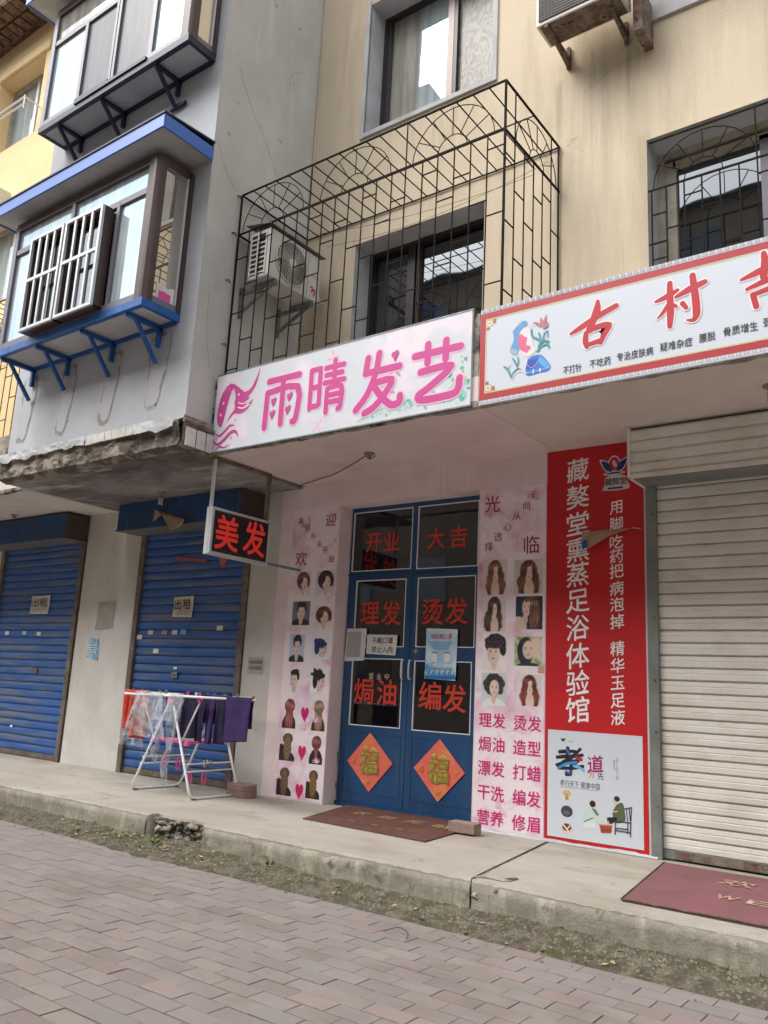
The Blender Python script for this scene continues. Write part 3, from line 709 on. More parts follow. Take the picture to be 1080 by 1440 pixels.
# canopies
def canopy(x0, x1, m, name):
    b = MB(); b.box(x0, x1, YS + .025, W + .05, SF, 3.80); o = b.build(name, m, bld)
    b = MB(); b.box(x0, x1, YS + .025, YS + .16, 3.80, 4.33); b.build('canopy_upstand', K['rough'], o)
    b = MB(); b.box(x0, x1, YS + .16, YW + .02, 4.05, 4.33); b.build('canopy_top', K['rough'], o)
    b = MB(); n = int((x1 - x0) / .03)
    b.grid(lambda u, v: (x0 + (x1 - x0) * u, YS + .022 - .004 * (v < .5) + .05 * (v == 1), SF + .03 - (.045 + .02 * max(-.6, fbm(x0 + (x1 - x0) * u, 1, 3))) * min(v * 1.5, 1)), n, 3)
    b.build('canopy_lip', K['rough'], o); return o
canopy(XG, -3.13, K['pinksoffit'], 'pink_canopy')
canopy(-3.125, 5, K['cream_soffit'], 'cream_canopy')
canopy(-24, -9.6, K['cream_soffit'], 'left_canopy')

# ground-floor walls
def bx(name, x0, x1, y0, y1, z0, z1, m, parent=None, bevel=0):
    b = MB(); b.box(x0, x1, y0, y1, z0, z1); return b.build(name, m, parent or bld, bevel=bevel)
bx('pink_pillar', -6.51, -5.64, W, W + .5, .1, SF, K['pink'], bevel=.008)
bx('door_lintel', -5.64, -3.92, W + .002, W + .5, 3.292, SF, K['pink'])
bx('pink_wall', -3.92, -2.30, W, W + .5, .1, SF, K['pink'])
bx('grey_pier', -6.95, -6.51, W + .004, W + .5, .1, 3.6, K['wallconc'])
bx('grey_pier', -10.22, -9.02, W, W + .5, .1, 3.6, K['wallconc'])
bx('grey_pier', -14.2, -12.45, W, W + .5, .1, 3.6, K['wallconc'])
bx('grey_pier', -24, -16.6, W, W + .5, .1, 3.6, K['wallconc'])
for (a, c) in ((-9.02, -6.95), (-12.45, -10.22), (-16.6, -14.2), (-2.30, 1.0)): bx('shop_lintel', a, c, W + .03, W + .5, 3.16, 3.6, K['wallconc'])
bx('cream_wall', 1.0, 5, W, W + .5, .1, SF, K['wallconc'])
bx('back_wall', -24, 5, W + .5, W + .6, 0, 4.3, K['dark'])
b = MB()   # crumbled mortar foot along the wall base
b.grid(lambda u, v: (-3.92 + 1.66 * u, W - .010 - .018 * v * (1 + .5 * fbm(u * 1.6, 0, 7)), ZS + .018 * (1 - v) * (1 + .7 * fbm(u * 1.6, 3, 5))), 80, 2); b.build('crumbled_foot', K['reveal'], bld)

# ------------------------------------------------------------------ roller shutters
def shutter(x0, x1, zt, m, railm, pitch, name, label_part, rw=.09, frustum=None):
    sh = bx(name, x0 + rw, x1 - rw, W + .015, W + .035, ZS + .01, ZS + .075, railm)
    sh['label'] = label_part
    b = MB(); p = pitch
    prof = [(0, 0), (-.007, p * .10), (-.011, p * .3), (-.011, p * .62), (-.007, p * .84), (.010, p * .90), (.010, p)] if m is K['blueshut'] else [(.003, 0), (-.006, p * .06), (-.008, p * .42), (-.005, p * .46), (-.005, p * .50), (-.008, p * .54), (-.006, p * .86), (.013, p * .90), (.013, p)]
    xa, xb = x0 + rw * .6, x1 - rw * .6; yy = W + .03; z0 = ZS + .075
    for i in range(len(prof) - 1):
        (a, c), (d, e) = prof[i], prof[i + 1]; b.quad((xa, yy + a, z0 + c), (xb, yy + a, z0 + c), (xb, yy + d, z0 + e), (xa, yy + d, z0 + e))
    s0 = b.build('slat', m, sh, smooth=False)
    n = int((zt - z0) / p) + 1
    for k in range(1, n):
        s = dup(s0, (rnd(-.002, .002), rnd(-.001, .001), k * p), sh)
    for (a, c) in ((x0, x0 + rw), (x1 - rw, x1)):
        b = MB(); b.box(a, c, W - .018, W + .05, ZS - .01, zt + .02); b.build('guide_rail', railm, sh, bevel=.004)
    return sh
K['rail_brown'] = M('brown_rail_steel', hx('5c5148'), .7, hx('7a6f66'), scale=6, grain=.12, spots=hx('3d2b22'), sp_scale=14, sp_lo=.6, sp_hi=.68)
s1 = shutter(-9.0, -6.96, 3.2, K['blueshut'], K['rail_brown'], .105, 'roller_shutter', 'dirty blue roller shutter behind the drying rack')
s2 = shutter(-12.42, -10.25, 3.2, K['blueshut'], K['rail_brown'], .105, 'roller_shutter', 'blue roller shutter at the far left')
s4 = shutter(-16.6, -14.2, 3.2, K['blueshut'], K['rail_brown'], .105, 'roller_shutter', 'blue roller shutter')
s3 = shutter(-2.315, 1.0, 3.18, K['creamshut'], K['rail'], .098, 'roller_shutter', 'cream roller shutter', rw=.085)
K['hoodend'] = M('brown_hood_end', hx('4a3f38'), .8, hx('574a40'), scale=5, grain=.1)
def hood(x0, x1, sh):
    b = MB(); n = int((x1 - x0) / .035)
    zt, zb, yf = 3.53, 3.185, 6.36
    b.grid(lambda u, v: (x0 + (x1 - x0) * u, yf - (.012 if int(u * n + .5) % 2 else 0), zb + (zt - zb) * v), n, 1)
    h = b.build('shutter_hood', K['bluehood'], sh)
    b = MB(); b.quad((x1, yf, zb), (x1, W, zb), (x1, W, zt), (x1, yf, zt)); b.build('hood_end', K['hoodend'], sh)
    b = MB(); b.quad((x0, yf, zb), (x0, W, zb), (x0, W, zt), (x0, yf, zt)); b.build('hood_end', K['bluehood'], sh)
    b = MB(); b.quad((x0, yf, zb), (x1, yf, zb), (x1, W, zb), (x0, W, zb)); b.build('hood_bottom', K['greyprint'], sh)
    b = MB(); b.box(x0, x1 + .004, yf - .016, yf - .004, zb - .004, zb + .02); b.build('hood_trim', K['bluehood'], sh)
hood(-9.06, -6.80, s1); hood(-12.5, -10.23, s2); hood(-16.7, -14.1, s4)
# right hood of horizontal slats
b = MB(); b.box(-2.33, 1.1, 6.39, W, 3.14, 3.158); b.build('hood_bottom', K['rail'], s3)
for k in range(4):
    z = 3.17 + k * .093; b = MB()
    b.add([(-2.31, 6.385, z), (1.1, 6.385, z), (1.1, 6.37, z + .02), (-2.31, 6.37, z + .02), (1.1, 6.366, z + .07), (-2.31, 6.366, z + .07), (1.1, 6.388, z + .093), (-2.31, 6.388, z + .093)], [(0, 1, 2, 3), (3, 2, 4, 5), (5, 4, 6, 7)])
    b.build('hood_slat', K['creamshut'], s3)
b = MB(); b.box(-2.335, -2.310, 6.355, W, 3.135, 3.555); b.build('hood_end', K['creamshut'], s3)
b = MB(); b.box(-2.335, 1.1, 6.36, 6.385, 3.135, 3.168); b.build('hood_trim', K['creamshut'], s3)
for z in (.6, 1.15, 1.55, 2.05, 2.5, 2.9):
    for (x, s) in ((-2.262, s3), (-8.94, s1), (-7.02, s1)):
        b = MB(); b.lathe([(.011, 0), (.009, -.008), (.0, -.010)], (x, W - .018, z), 8, 'y'); b.build('rivet', K['rust'], s)
b = MB(); b.box(-2.14, 1.0, W + .01, W + .016, ZS + .015, ZS + .07); b.build('rust_strip', K['rust'], s3)

# ------------------------------------------------------------------ salon door
YD = 6.93
def leaf(x0, x1, panes, label, name='door_leaf', z0=.245, z1=2.545):
    xs = sorted({x0, x1, *[p[0] for p in panes], *[p[1] for p in panes]}); zs = sorted({z0, z1, *[p[2] for p in panes], *[p[3] for p in panes]})
    b = MB()
    for i in range(len(xs) - 1):
        for j in range(len(zs) - 1):
            cx, cz = (xs[i] + xs[i + 1]) / 2, (zs[j] + zs[j + 1]) / 2
            if any(h[0] < cx < h[1] and h[2] < cz < h[3] for h in panes): continue
            b.quad((xs[i], YD, zs[j]), (xs[i + 1], YD, zs[j]), (xs[i + 1], YD, zs[j + 1]), (xs[i], YD, zs[j + 1]))
    for (a, c, d, e) in [(x0, x1, z0, z1)] + panes:
        for (p, q) in (((a, d), (c, d)), ((c, d), (c, e)), ((c, e), (a, e)), ((a, e), (a, d))):
            b.quad((p[0], YD, p[1]), (q[0], YD, q[1]), (q[0], YD + .035, q[1]), (p[0], YD + .035, p[1]))
    o = b.build(name, K['bluemetal'], bld); o['label'] = label
    for (a, c, d, e) in panes:
        b = MB(); b.quad((a, YD + .012, d), (c, YD + .012, d), (c, YD + .012, e), (a, YD + .012, e)); b.build('pane', G_door, o)
        b = MB(); t = .009
        for (p, q, r, s) in ((a, c, d, d + t), (a, c, e - t, e), (a, a + t, d + t, e - t), (c - t, c, d + t, e - t)): b.box(p, q, YD - .003, YD + .011, r, s)
        b.build('white_beading', K['white'], o)
    return o
LL = leaf(-5.63, -4.805, [(-5.525, -4.872, 1.797, 2.495), (-5.522, -4.875, .998, 1.680)], 'left blue door leaf')
LR = leaf(-4.775, -3.925, [(-4.731, -4.052, 1.799, 2.498), (-4.733, -4.073, .994, 1.668)], 'right blue door leaf')
TR = leaf(-5.63, -3.925, [(-5.605, -4.824, 2.592, 3.243), (-4.759, -4.037, 2.584, 3.243)], 'blue transom window over the door', 'transom_window', 2.56, 3.290)
bx('door_meeting_stile', -4.806, -4.774, YD + .006, YD + .03, .245, 2.545, K['bluemetal'], LL)
bx('door_threshold', -5.64, -3.92, YD - .02, YD + .12, .2, .243, K['bluemetal'])
bx('transom_bar', -5.64, -3.92, YD - .012, YD + .03, 2.546, 2.559, K['bluemetal'], TR)
for (o, x0, x1) in ((LL, -5.56, -4.86), (LR, -4.72, -4.0)):
    for (a, c) in ((.34, .345), (.925, .93)):
        bx('panel_bead', x0, x1, YD - .004, YD - .0005, a, c, K['bluehood'], o)
    bx('panel_bead', x0 - .005, x0, YD - .004, YD - .0005, .34, .93, K['bluemetal'], o); bx('panel_bead', x1, x1 + .005, YD - .004, YD - .0005, .34, .93, K['bluemetal'], o)
for (x, o) in ((-4.862, LL), (-4.772, LR)):
    b = MB(); b.path(curve([(x, YD, 1.665), (x, YD - .035, 1.66), (x, YD - .045, 1.575), (x, YD - .035, 1.49), (x, YD, 1.485)]), .009, 8); b.build('handle', K['metalwhite'], o, smooth=True)
b = MB(); b.lathe([(.024, 0), (.022, -.008), (.010, -.012), (0, -.012)], (-4.72, YD, 1.757), 14, 'y'); b.build('lock', K['galv'], LR)
for z in (.62, .36): bx('hinge', -5.645, -5.615, YD - .02, YD - .004, z, z + .10 if z > .5 else z + .05, K['galv'], LL)
for (s, u, v, o, h) in (('开', -5.329, 2.90, TR, .21), ('业', -5.094, 2.90, TR, .21), ('大', -4.535, 2.893, TR, .21), ('吉', -4.27, 2.89, TR, .21),
                     ('理', -5.33, 2.148, LL, .24), ('发', -5.055, 2.144, LL, .24), ('烫', -4.545, 2.151, LR, .25), ('发', -4.27, 2.155, LR, .25),
                     ('焗', -5.355, 1.345, LL, .25), ('油', -5.065, 1.345, LL, .25), ('编', -4.54, 1.335, LR, .26), ('发', -4.262, 1.32, LR, .25)):
    text(s, u, v, h, 'y', YD + .008, K['orangelet'], o, 'character', bold=.030)
for i, s in enumerate('营业中'): text(s, -5.27 + i * .10, 1.50, .062, 'y', YD + .0078, K['paper_old'], LL, 'small_character')
bx('hanging_board', -5.33, -5.02, YD + .0085, YD + .011, 1.43, 1.66, K['dark'], LL)

# ------------------------------------------------------------------ windows of the main wall
def window(x0, x1, z0, z1, y, fm, panes, mull, label=None, fw=.05):
    """frame as the part; panes, mullions under it"""
    b = MB()
    for (a, c, d, e) in ((x0, x1, z0, z0 + fw), (x0, x1, z1 - fw, z1), (x0, x0 + fw, z0 + fw, z1 - fw), (x1 - fw, x1, z0 + fw, z1 - fw)): b.box(a, c, y - .05, y + .03, d, e)
    o = b.build('window', fm, bld)
    if label: o['label'] = label
    for (a, c, d, e, m) in panes:
        b = MB(); b.quad((a, y + .01, d), (c, y + .01, d), (c, y + .01, e), (a, y + .01, e)); b.build('pane', m, o)
    for (a, c, d, e, m) in mull:
        b = MB(); b.box(a, c, y - .04, y + .025, d, e); b.build('mullion', m, o)
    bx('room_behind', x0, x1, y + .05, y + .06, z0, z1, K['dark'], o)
    return o
yw = YW + .32
window(-5.43, -3.79, 4.47, 6.19, yw, K['darkframe'], [(-5.38, -4.86, 4.5, 6.1, G_dark), (-4.86, -3.8, 4.5, 6.1, G_dark)], [(-4.91, -4.81, 4.5, 6.14, K['darkframe']), (-4.78, -4.75, 4.5, 6.14, K['brownframe'])])
window(-5.41, -3.74, 7.57, 9.33, yw, K['darkframe'], [(-5.36, -4.93, 7.6, 9.3, G_mid), (-4.93, -4.47, 7.6, 9.3, G_sky), (-4.47, -3.79, 7.6, 9.3, G_moire)],
       [(-4.50, -4.42, 7.6, 9.3, K['pinkframe']), (-4.415, -4.37, 7.6, 9.3, K['darkframe']), (-5.36, -5.31, 7.6, 9.3, K['darkframe'])])
window(-2.16, -.42, 4.47, 6.22, yw, K['creamframe'], [(-2.0, -.5, 4.5, 6.08, G_dark)], [(-2.11, -2.0, 4.52, 6.12, K['creamframe']), (-1.30, -1.22, 4.52, 6.1, K['greyframe']), (-2.02, -.45, 6.06, 6.12, K['creamframe'])], fw=.06)
window(-2.10, -.42, 7.62, 9.35, yw, K['metalwhite'], [(-2.05, -.45, 7.65, 9.3, G_sky)], [(-1.4, -1.34, 7.65, 9.3, K['metalwhite'])])
for z in (4.47, 7.6): window(1.4, 3.1, z, z + 1.72, yw, K['darkframe'], [(1.45, 3.05, z + .05, z + 1.68, G_dark)], [(2.2, 2.28, z + .04, z + 1.68, K['darkframe'])])
for i, (a, c, d, e) in enumerate(LY):
    window(a, c, d, e, yw, K['creamframe'], [(a + .05, c - .05, d + .05, e - .05, G_sky)], [((a + c) / 2 + .05, (a + c) / 2 + .14, d + .05, e - .05, K['metalwhite']), (c - .42, c - .38, d + .05, e - .05, K['greyframe'])])
# white surround of the upper window, sill of the others
for (a, c, d, e) in (HU,):
    o = bx('window_surround', a - .055, a, YW - .022, YW + .01, d - .05, e + .05, K['reveal']); bx('surround_strip', c, c + .055, YW - .022, YW + .01, d - .05, e + .05, K['reveal'], o)
    bx('sill', a, c, YW - .026, YW + .31, d - .05, d + .004, K['reveal'], o)
bx('sill', -2.2, -.4, YW - .03, YW + .02, 7.40, 7.62, K['reveal'])
# ================================================================== GLAZED BALCONIES on the grey part
def balcony(label, x0, x1, yf, zb, zt, zh, roof, floor_m, frame_m, post_m, panes, mulls, brackets, zdrop, roof_m, vpost=True, lower_m=None):
    t = thing('glazed_balcony', label, 'balcony', (x0, YG, zb))
    # floor tray
    b = MB(); b.box(x0 + .03, x1 - .03, yf + .03, YG - .002, zb + .015, zb + .03); b.build('floor_panel', K['reveal'], t)
    fb = MB(); s = .045
    fb.box(x0, x1, yf - .012, yf + s, zb, zb + .085); fb.box(x0, x0 + s, yf + s, YG, zb, zb + .085); fb.box(x1 - s, x1, yf + s, YG, zb, zb + .085); fb.box(x0 + s, x1 - s, YG - .04, YG - .003, zb - .02, zb + .02)
    fb.build('floor_frame', floor_m, t, bevel=.003)
    # sill, head, transom
    zs = zb + .085
    for nm, (d, e) in (('sill_rail', (zs, zs + .07)), ('head_rail', (zh - .07, zh + .03))):
        b = MB(); b.box(x0 + .02, x1 - .06, yf + .0, yf + .06, d, e); b.box(x1 - .075, x1 - .015, yf + .1, YG, d, e); b.box(x0 + .015, x0 + .075, yf + .06, YG, d, e); b.build(nm, post_m if nm == 'head_rail' else frame_m, t)
    b = MB(); b.box(x0 + .07, x1 - .12, yf + .004, yf + .055, zt - .03, zt + .035); b.build('transom_rail', frame_m, t)
    # corner posts
    b = MB(); r = .055; pts = [(x1 - .075 - r, yf + .03)]
    prof = [(x1 - .15, yf + .06), (x1 - .15, yf - .004), (x1 - .06, yf - .012)] + [(x1 - .06 + .06 * math.sin(a), yf + .048 - .06 * math.cos(a)) for a in (.5, 1.0, 1.4)] + [(x1 + .002, yf + .105), (x1 - .06, yf + .105)]
    n = len(prof); b.add([(p[0], p[1], zs) for p in prof] + [(p[0], p[1], zh) for p in prof], [(i, (i + 1) % n, n + (i + 1) % n, n + i) for i in range(n)]); b.build('corner_post', post_m, t)
    b = MB(); b.box(x0, x0 + .08, yf - .002, yf + .07, zs, zh); b.build('corner_post', frame_m, t)
    b = MB(); b.box(x1 - .06, x1 + .002, YG - .05, YG - .001, zs, zh); b.build('wall_post', post_m, t)
    b = MB(); b.box(x0, x0 + .06, YG - .06, YG - .001, zs, zh); b.build('wall_post', frame_m, t)
    for (a, c, d, e, m) in panes:
        b = MB(); b.quad((a, yf + .03, d), (c, yf + .03, d), (c, yf + .03, e), (a, yf + .03, e)); b.build('pane', m, t)
    b = MB(); b.quad((x1 - .02, yf + .10, zs + .06), (x1 - .02, YG - .045, zs + .06), (x1 - .02, YG - .045, zh - .06), (x1 - .02, yf + .10, zh - .06)); b.build('side_pane', G_side, t)
    b = MB(); b.box(x1 - .019, x1 - .008, YG - .075, YG - .06, zs + .07, zh - .07); b.build('side_strip', K['metalwhite'], t)
    b = MB(); b.quad((x0 + .04, yf + .06, zs + .06), (x0 + .04, YG - .05, zs + .06), (x0 + .04, YG - .05, zh - .06), (x0 + .04, yf + .06, zh - .06)); b.build('side_pane', G_sky, t)
    for (x, d, e, wd) in mulls:
        b = MB(); b.box(x - wd / 2, x + wd / 2, yf + .001, yf + .058, d, e); b.build('mullion', frame_m, t)
    # roof
    rx0, rx1, ry, rz0, rz1 = roof
    b = MB(); b.box(rx0 + .02, rx1 - .02, ry + .02, YG - .002, rz0 + .02, rz0 + .03); b.build('roof_soffit', K['greyprint'] if roof_m is None else K['reveal'], t)
    b = MB(); b.box(rx0, rx1, ry, ry + .02, rz0, rz1); b.box(rx1 - .02, rx1, ry + .02, YG - .001, rz0, rz1); b.box(rx0, rx0 + .02, ry + .02, YG - .001, rz0, rz1); b.build('roof_fascia', K['bluebright'], t, bevel=.003)
    b = MB(); b.add([(rx0 - .01, ry - .012, rz1), (rx1 + .012, ry - .012, rz1), (rx1 + .012, YG, rz1 + .05), (rx0 - .01, YG, rz1 + .05), (rx0 - .01, ry - .012, rz1 + .018), (rx1 + .012, ry - .012, rz1 + .018), (rx1 + .012, YG, rz1 + .07), (rx0 - .01, YG, rz1 + .07)], [(0, 1, 2, 3), (4, 5, 6, 7), (0, 1, 5, 4), (1, 2, 6, 5), (3, 0, 4, 7)])
    b.build('roof_sheet', K['bluedark'], t)
    for x in brackets:
        b = MB(); b.bar((x, yf + .03, zb - .018), (x, YG, zb - .018), .04, .04); b.bar((x, YG - .03, zb - .02), (x, YG - .03, zb - zdrop * .55), .04, .04)
        if vpost: b.bar((x, yf + .14, zb - .03), (x, YG - .03, zb - zdrop), .035, .035)
        else: b.bar((x, yf + .03, zb - .03), (x, YG - .03, zb - zdrop), .035, .035)
        b.build('bracket', lower_m or floor_m, t)
    return t
P1 = 4.51
B1 = balcony('lower glazed balcony with bright blue roof edge and blue bracketed floor on the grey bay', -9.11, -6.45, P1, 4.90, 6.20, 6.56,
        (-9.42, -6.19, 4.325, 6.655, 6.80), K['bluesteel'], K['greyframe'], K['brownframe'],
        [(-9.04, -7.95, 5.05, 6.18, G_sky), (-9.04, -7.93, 6.23, 6.5, G_sky), (-7.95, -7.05, 5.05, 6.18, G_dark), (-7.93, -6.6, 6.23, 6.5, G_sky), (-7.05, -6.6, 5.05, 6.18, G_sky)],
        [(-7.92, 6.2, 6.5, .06), (-7.06, 5.05, 6.2, .05), (-8.42, 5.05, 6.2, .045)], (-9.05, -8.33, -7.5, -6.72), .40, K['reveal'])
P2 = 4.60
B2 = balcony('upper glazed balcony with black bracketed floor high on the grey bay', -9.13, -6.32, P2, 7.90, 9.17, 9.66,
        (-9.5, -6.05, 4.36, 9.80, 9.96), K['bluedark'], K['greyframe'], K['brownframe'],
        [(-9.05, -8.36, 8.06, 9.15, G_sky), (-8.36, -7.72, 8.06, 9.15, G_screen), (-7.72, -7.0, 8.06, 9.15, G_screen), (-7.0, -6.48, 8.06, 9.15, G_sky), (-9.05, -7.0, 9.2, 9.6, G_mid), (-7.0, -6.48, 9.2, 9.6, G_sky)],
        [(-8.36, 8.0, 9.17, .06), (-7.74, 8.0, 9.17, .045), (-7.68, 8.0, 9.17, .045), (-7.0, 8.0, 9.6, .07)], (-8.72, -7.86, -6.88), .36, K['reveal'], vpost=False)
b = MB(); b.box(-8.36, -7.02, P2 - .03, P2 - .002, 7.98, 8.02); b.box(-8.36, -7.72, P2 - .03, P2 - .002, 8.02, 8.05); b.build('sliding_rail', K['bluedark'], B2)
b = MB(); b.bar((-6.98, YG - .03, 7.56), (-6.72, YG - .03, 7.56), .035, .035); b.build('floor_spur', K['bluedark'], B2)
# laundry basket glimpsed behind the side pane of the lower balcony : a bundle on the inside of the glass
b = MB(); b.grid(lambda u, v: (-6.467, 4.66 + .22 * u, 5.05 + (.16 + .03 * fbm(u * 2, 0, 2)) * v), 8, 2); b.build('cloth_bundle', K['paper'], B1)
b = MB(); b.grid(lambda u, v: (-6.466, 4.69 + .15 * u, 5.05 + (.09 + .02 * fbm(u * 2, 5, 3)) * v), 8, 2); b.build('cloth_bundle', K['plasticpink'], B1)
# barred guard boxes
def guard(x0, x1, z0, z1, zm, label):
    t = thing('window_guard', label, 'window guard', (x0, P1 - .13, z0), 'white barred guards on the lower balcony')
    y = P1 - .135; f = .032
    b = MB(); b.box(x0, x1, y, y + .03, z0, z0 + f); b.box(x0, x1, y, y + .03, z1 - f, z1); b.box(x0, x0 + f, y, y + .03, z0 + f, z1 - f); b.box(x1 - f, x1, y, y + .03, z0 + f, z1 - f); b.build('frame', K['metalwhite'], t)
    b = MB(); b.box(x0 + f, x1 - f, y + .001, y + .028, zm - .018, zm + .018); b.build('cross_rail', K['metalwhite'], t)
    n = 4 if x1 - x0 > .5 else 3
    for (d, e) in ((z0 + f, zm - .018), (zm + .018, z1 - f)):
        for i in range(1, n + 0):
            x = x0 + f + (x1 - x0 - 2 * f) * i / n; b = MB(); b.box(x - .016, x + .016, y + .004, y + .024, d, e); b.build('bar', K['metalwhite'], t)
    b = MB(); b.box(x0, x1, y + .03, P1 + .01, z0, z0 + .012); b.box(x0, x1, y + .03, P1 + .01, z1 - .012, z1); b.box(x0, x0 + .012, y + .03, P1 + .01, z0, z1); b.box(x1 - .012, x1, y + .03, P1 + .01, z0, z1); b.build('side_box', K['brownframe'], t)
    b = MB(); b.quad((x0 + .015, P1 - .02, z0 + .015), (x1 - .015, P1 - .02, z0 + .015), (x1 - .015, P1 - .02, z1 - .015), (x0 + .015, P1 - .02, z1 - .015)); b.build('mesh_panel', G_dark, t)
guard(-8.47, -7.83, 5.02, 6.15, 5.63, 'left of the two white barred guard boxes on the lower glazed balcony')
guard(-7.795, -7.13, 5.02, 6.15, 5.65, 'right of the two white barred guard boxes, nearer the brown corner post')

# ================================================================== AIR CONDITIONERS
def ac_cage():
    X = -5.70; t = thing('air_conditioner', 'white outdoor air conditioner with round fan inside the black barred cage', 'air conditioner', (X, 5.8, 5.44))
    y0, y1, z0, z1, xb = 5.41, 6.20, 5.43, 5.965, X - .29
    b = MB(); b.box(xb, X, y0, y1, z0, z1); b.build('casing', K['acwhite'], t, bevel=.012)
    # louvred end (towards the street)
    b = MB(); b.box(xb + .03, X - .05, y0 - .004, y0 + .01, z0 + .04, z1 - .05); b.build('vent_back', K['acdark'], t)
    for i in range(9):
        b = MB(); z = z0 + .045 + i * .055; b.box(xb + .02, X - .04, y0 - .012, y0 - .003, z, z + .014); b.build('louvre', K['acwhite'], t)
    for x in (xb + .02, xb + .118, X - .055): bx('louvre_post', x, x + .016, y0 - .013, y0 - .003, z0 + .03, z1 - .04, K['acwhite'], t)
    # fan side
    cy, cz, r = y0 + .33, (z0 + z1) / 2 + .0, .235
    b = MB(); b.lathe([(r, .002), (r - .02, .004), (0, .004)], (X, cy, cz), 40, 'x'); b.build('fan_opening', K['acdark'], t)
    b = MB(); b.path([(X + .012, cy + r * math.cos(a), cz + r * math.sin(a)) for a in [2 * PI * k / 40 for k in range(40)]], .010, 6, closed=True); b.build('fan_ring', K['acwhite'], t, smooth=True)
    for k in range(3):
        a0 = 2 * PI * k / 3; b = MB()
        b.grid(lambda u, v: (X + .006 + .004 * v, cy + (.05 + .16 * u) * math.cos(a0 + .9 * v + .3 * u), cz + (.05 + .16 * u) * math.sin(a0 + .9 * v + .3 * u)), 5, 5); b.build('fan_blade', K['galv'], t)
    b = MB()
    for k in range(44):
        a = 2 * PI * k / 44; b.path([(X + .016 + .010 * (1 - (q / 5) ** 2), cy + (.045 + (r - .045) * q / 5) * math.cos(a + .45 * (q / 5)), cz + (.045 + (r - .045) * q / 5) * math.sin(a + .45 * (q / 5))) for q in range(6)], .0026, 3, caps=False)
    for q in range(1, 7):
        rr = .045 + (r - .045) * q / 7; b.path([(X + .018, cy + rr * math.cos(a), cz + rr * math.sin(a)) for a in [2 * PI * k / 30 for k in range(30)]], .0022, 3, closed=True)
    kind(b.build('fan_grille', K['acwhite'], t), 'stuff')
    b = MB(); b.lathe([(.052, .020), (.045, .030), (0, .032)], (X, cy, cz), 20, 'x'); b.build('grille_hub', K['acwhite'], t)
    bx('panel_seam', X, X + .002, cy + r + .025, cy + r + .029, z0 + .02, z1 - .02, K['greyprint'], t)
    p = Print('x', X + .003); p.stroke(curve([(y1 - .125, z0 + .10), (y1 - .10, z0 + .13), (y1 - .07, z0 + .125), (y1 - .085, z0 + .07)]), .022, 'c2303a'); p.stroke([(y1 - .14, z0 + .145), (y1 - .11, z0 + .15)], .02, 'c2303a'); p.stroke([(y1 - .15, z0 + .30), (y1 - .05, z0 + .28)], .012, 'c9968f'); p.build('maker_mark', K['print'], t)
    # folded sheet on top, feet, wall brackets
    b = MB(); b.add([(xb - .06, y0 - .03, z1 + .10), (X + .03, y0 - .03, z1 + .025), (X + .03, y1 + .05, z1 + .025), (xb - .06, y1 + .05, z1 + .10)], [(0, 1, 2, 3)]); b.build('cover_sheet', K['galv'], t, solid=.006)
    bx('base_rail', xb - .02, X + .02, y0 + .09, y0 + .13, z0 - .03, z0 - .002, K['galv'], t); bx('base_rail', xb - .02, X + .02, y1 - .13, y1 - .09, z0 - .03, z0 - .002, K['galv'], t)
    for y in (y0 + .11, y1 - .11):
        b = MB(); b.bar((XG + .006, y, z0 - .05), (X + .03, y, z0 - .05), .035, .035); b.bar((XG + .03, y, z0 - .26), (X - .05, y, z0 - .06), .03, .03); b.bar((XG + .02, y, z0 - .32), (XG + .02, y, z0 + .02), .035, .035); b.build('wall_bracket', K['galv'], t)
    b = MB(); b.path(curve([(X - .10, y1, z0 + .16), (X - .10, y1 + .08, z0 + .16), (X - .12, y1 + .14, z0 + .13), (X - .16, YW, z0 + .15)]), .018, 7); b.build('pipe', K['acwhite'], t)
ac_cage()
def ac_front(x0, x1, yf, z0, h, label, br=True):
    t = thing('air_conditioner', label, 'air conditioner', (x0, yf, z0))
    b = MB(); b.box(x0, x1, yf, yf + .30, z0, z0 + h); b.build('casing', K['acwhite'], t, bevel=.012)
    b = MB(); b.box(x0 + .03, x1 - .17, yf - .003, yf + .01, z0 + .04, z0 + h - .04); b.build('vent_back', K['acdark'], t)
    b = MB()
    n = int((x1 - x0 - .2) / .014)
    for i in range(n): x = x0 + .03 + i * .014; b.box(x, x + .004, yf - .012, yf - .005, z0 + .04, z0 + h - .04)
    for i in range(int((h - .08) / .03)): z = z0 + .04 + i * .03; b.box(x0 + .03, x1 - .17, yf - .013, yf - .004, z, z + .005)
    kind(b.build('wire_grille', K['greyprint'], t), 'stuff')
    if br:
        for x in (x0 + .10, x1 - .12):
            b = MB(); b.bar((x, yf + .0, z0 - .022), (x, YW, z0 - .022), .035, .035); b.bar((x, YW - .02, z0 + .10), (x, YW - .02, z0 - .13), .035, .035); b.bar((x, yf + .16, z0 - .03), (x, YW - .03, z0 - .10), .03, .03); b.build('wall_bracket', K['rust'], t)
        b = MB(); b.box(x0 + .03, x1 - .03, yf + .02, yf + .28, z0 - .006, z0 - .001); b.build('base_plate', K['rust'], t)
    return t
ac_front(-2.99, -2.20, 5.93, 7.40, .55, 'old air conditioner with rusty brackets at the top edge beside the railed window')
ac_front(-13.95, -13.2, 6.05, 9.05, .42, 'small pale air conditioner on the yellow wall behind the blue roof', False)
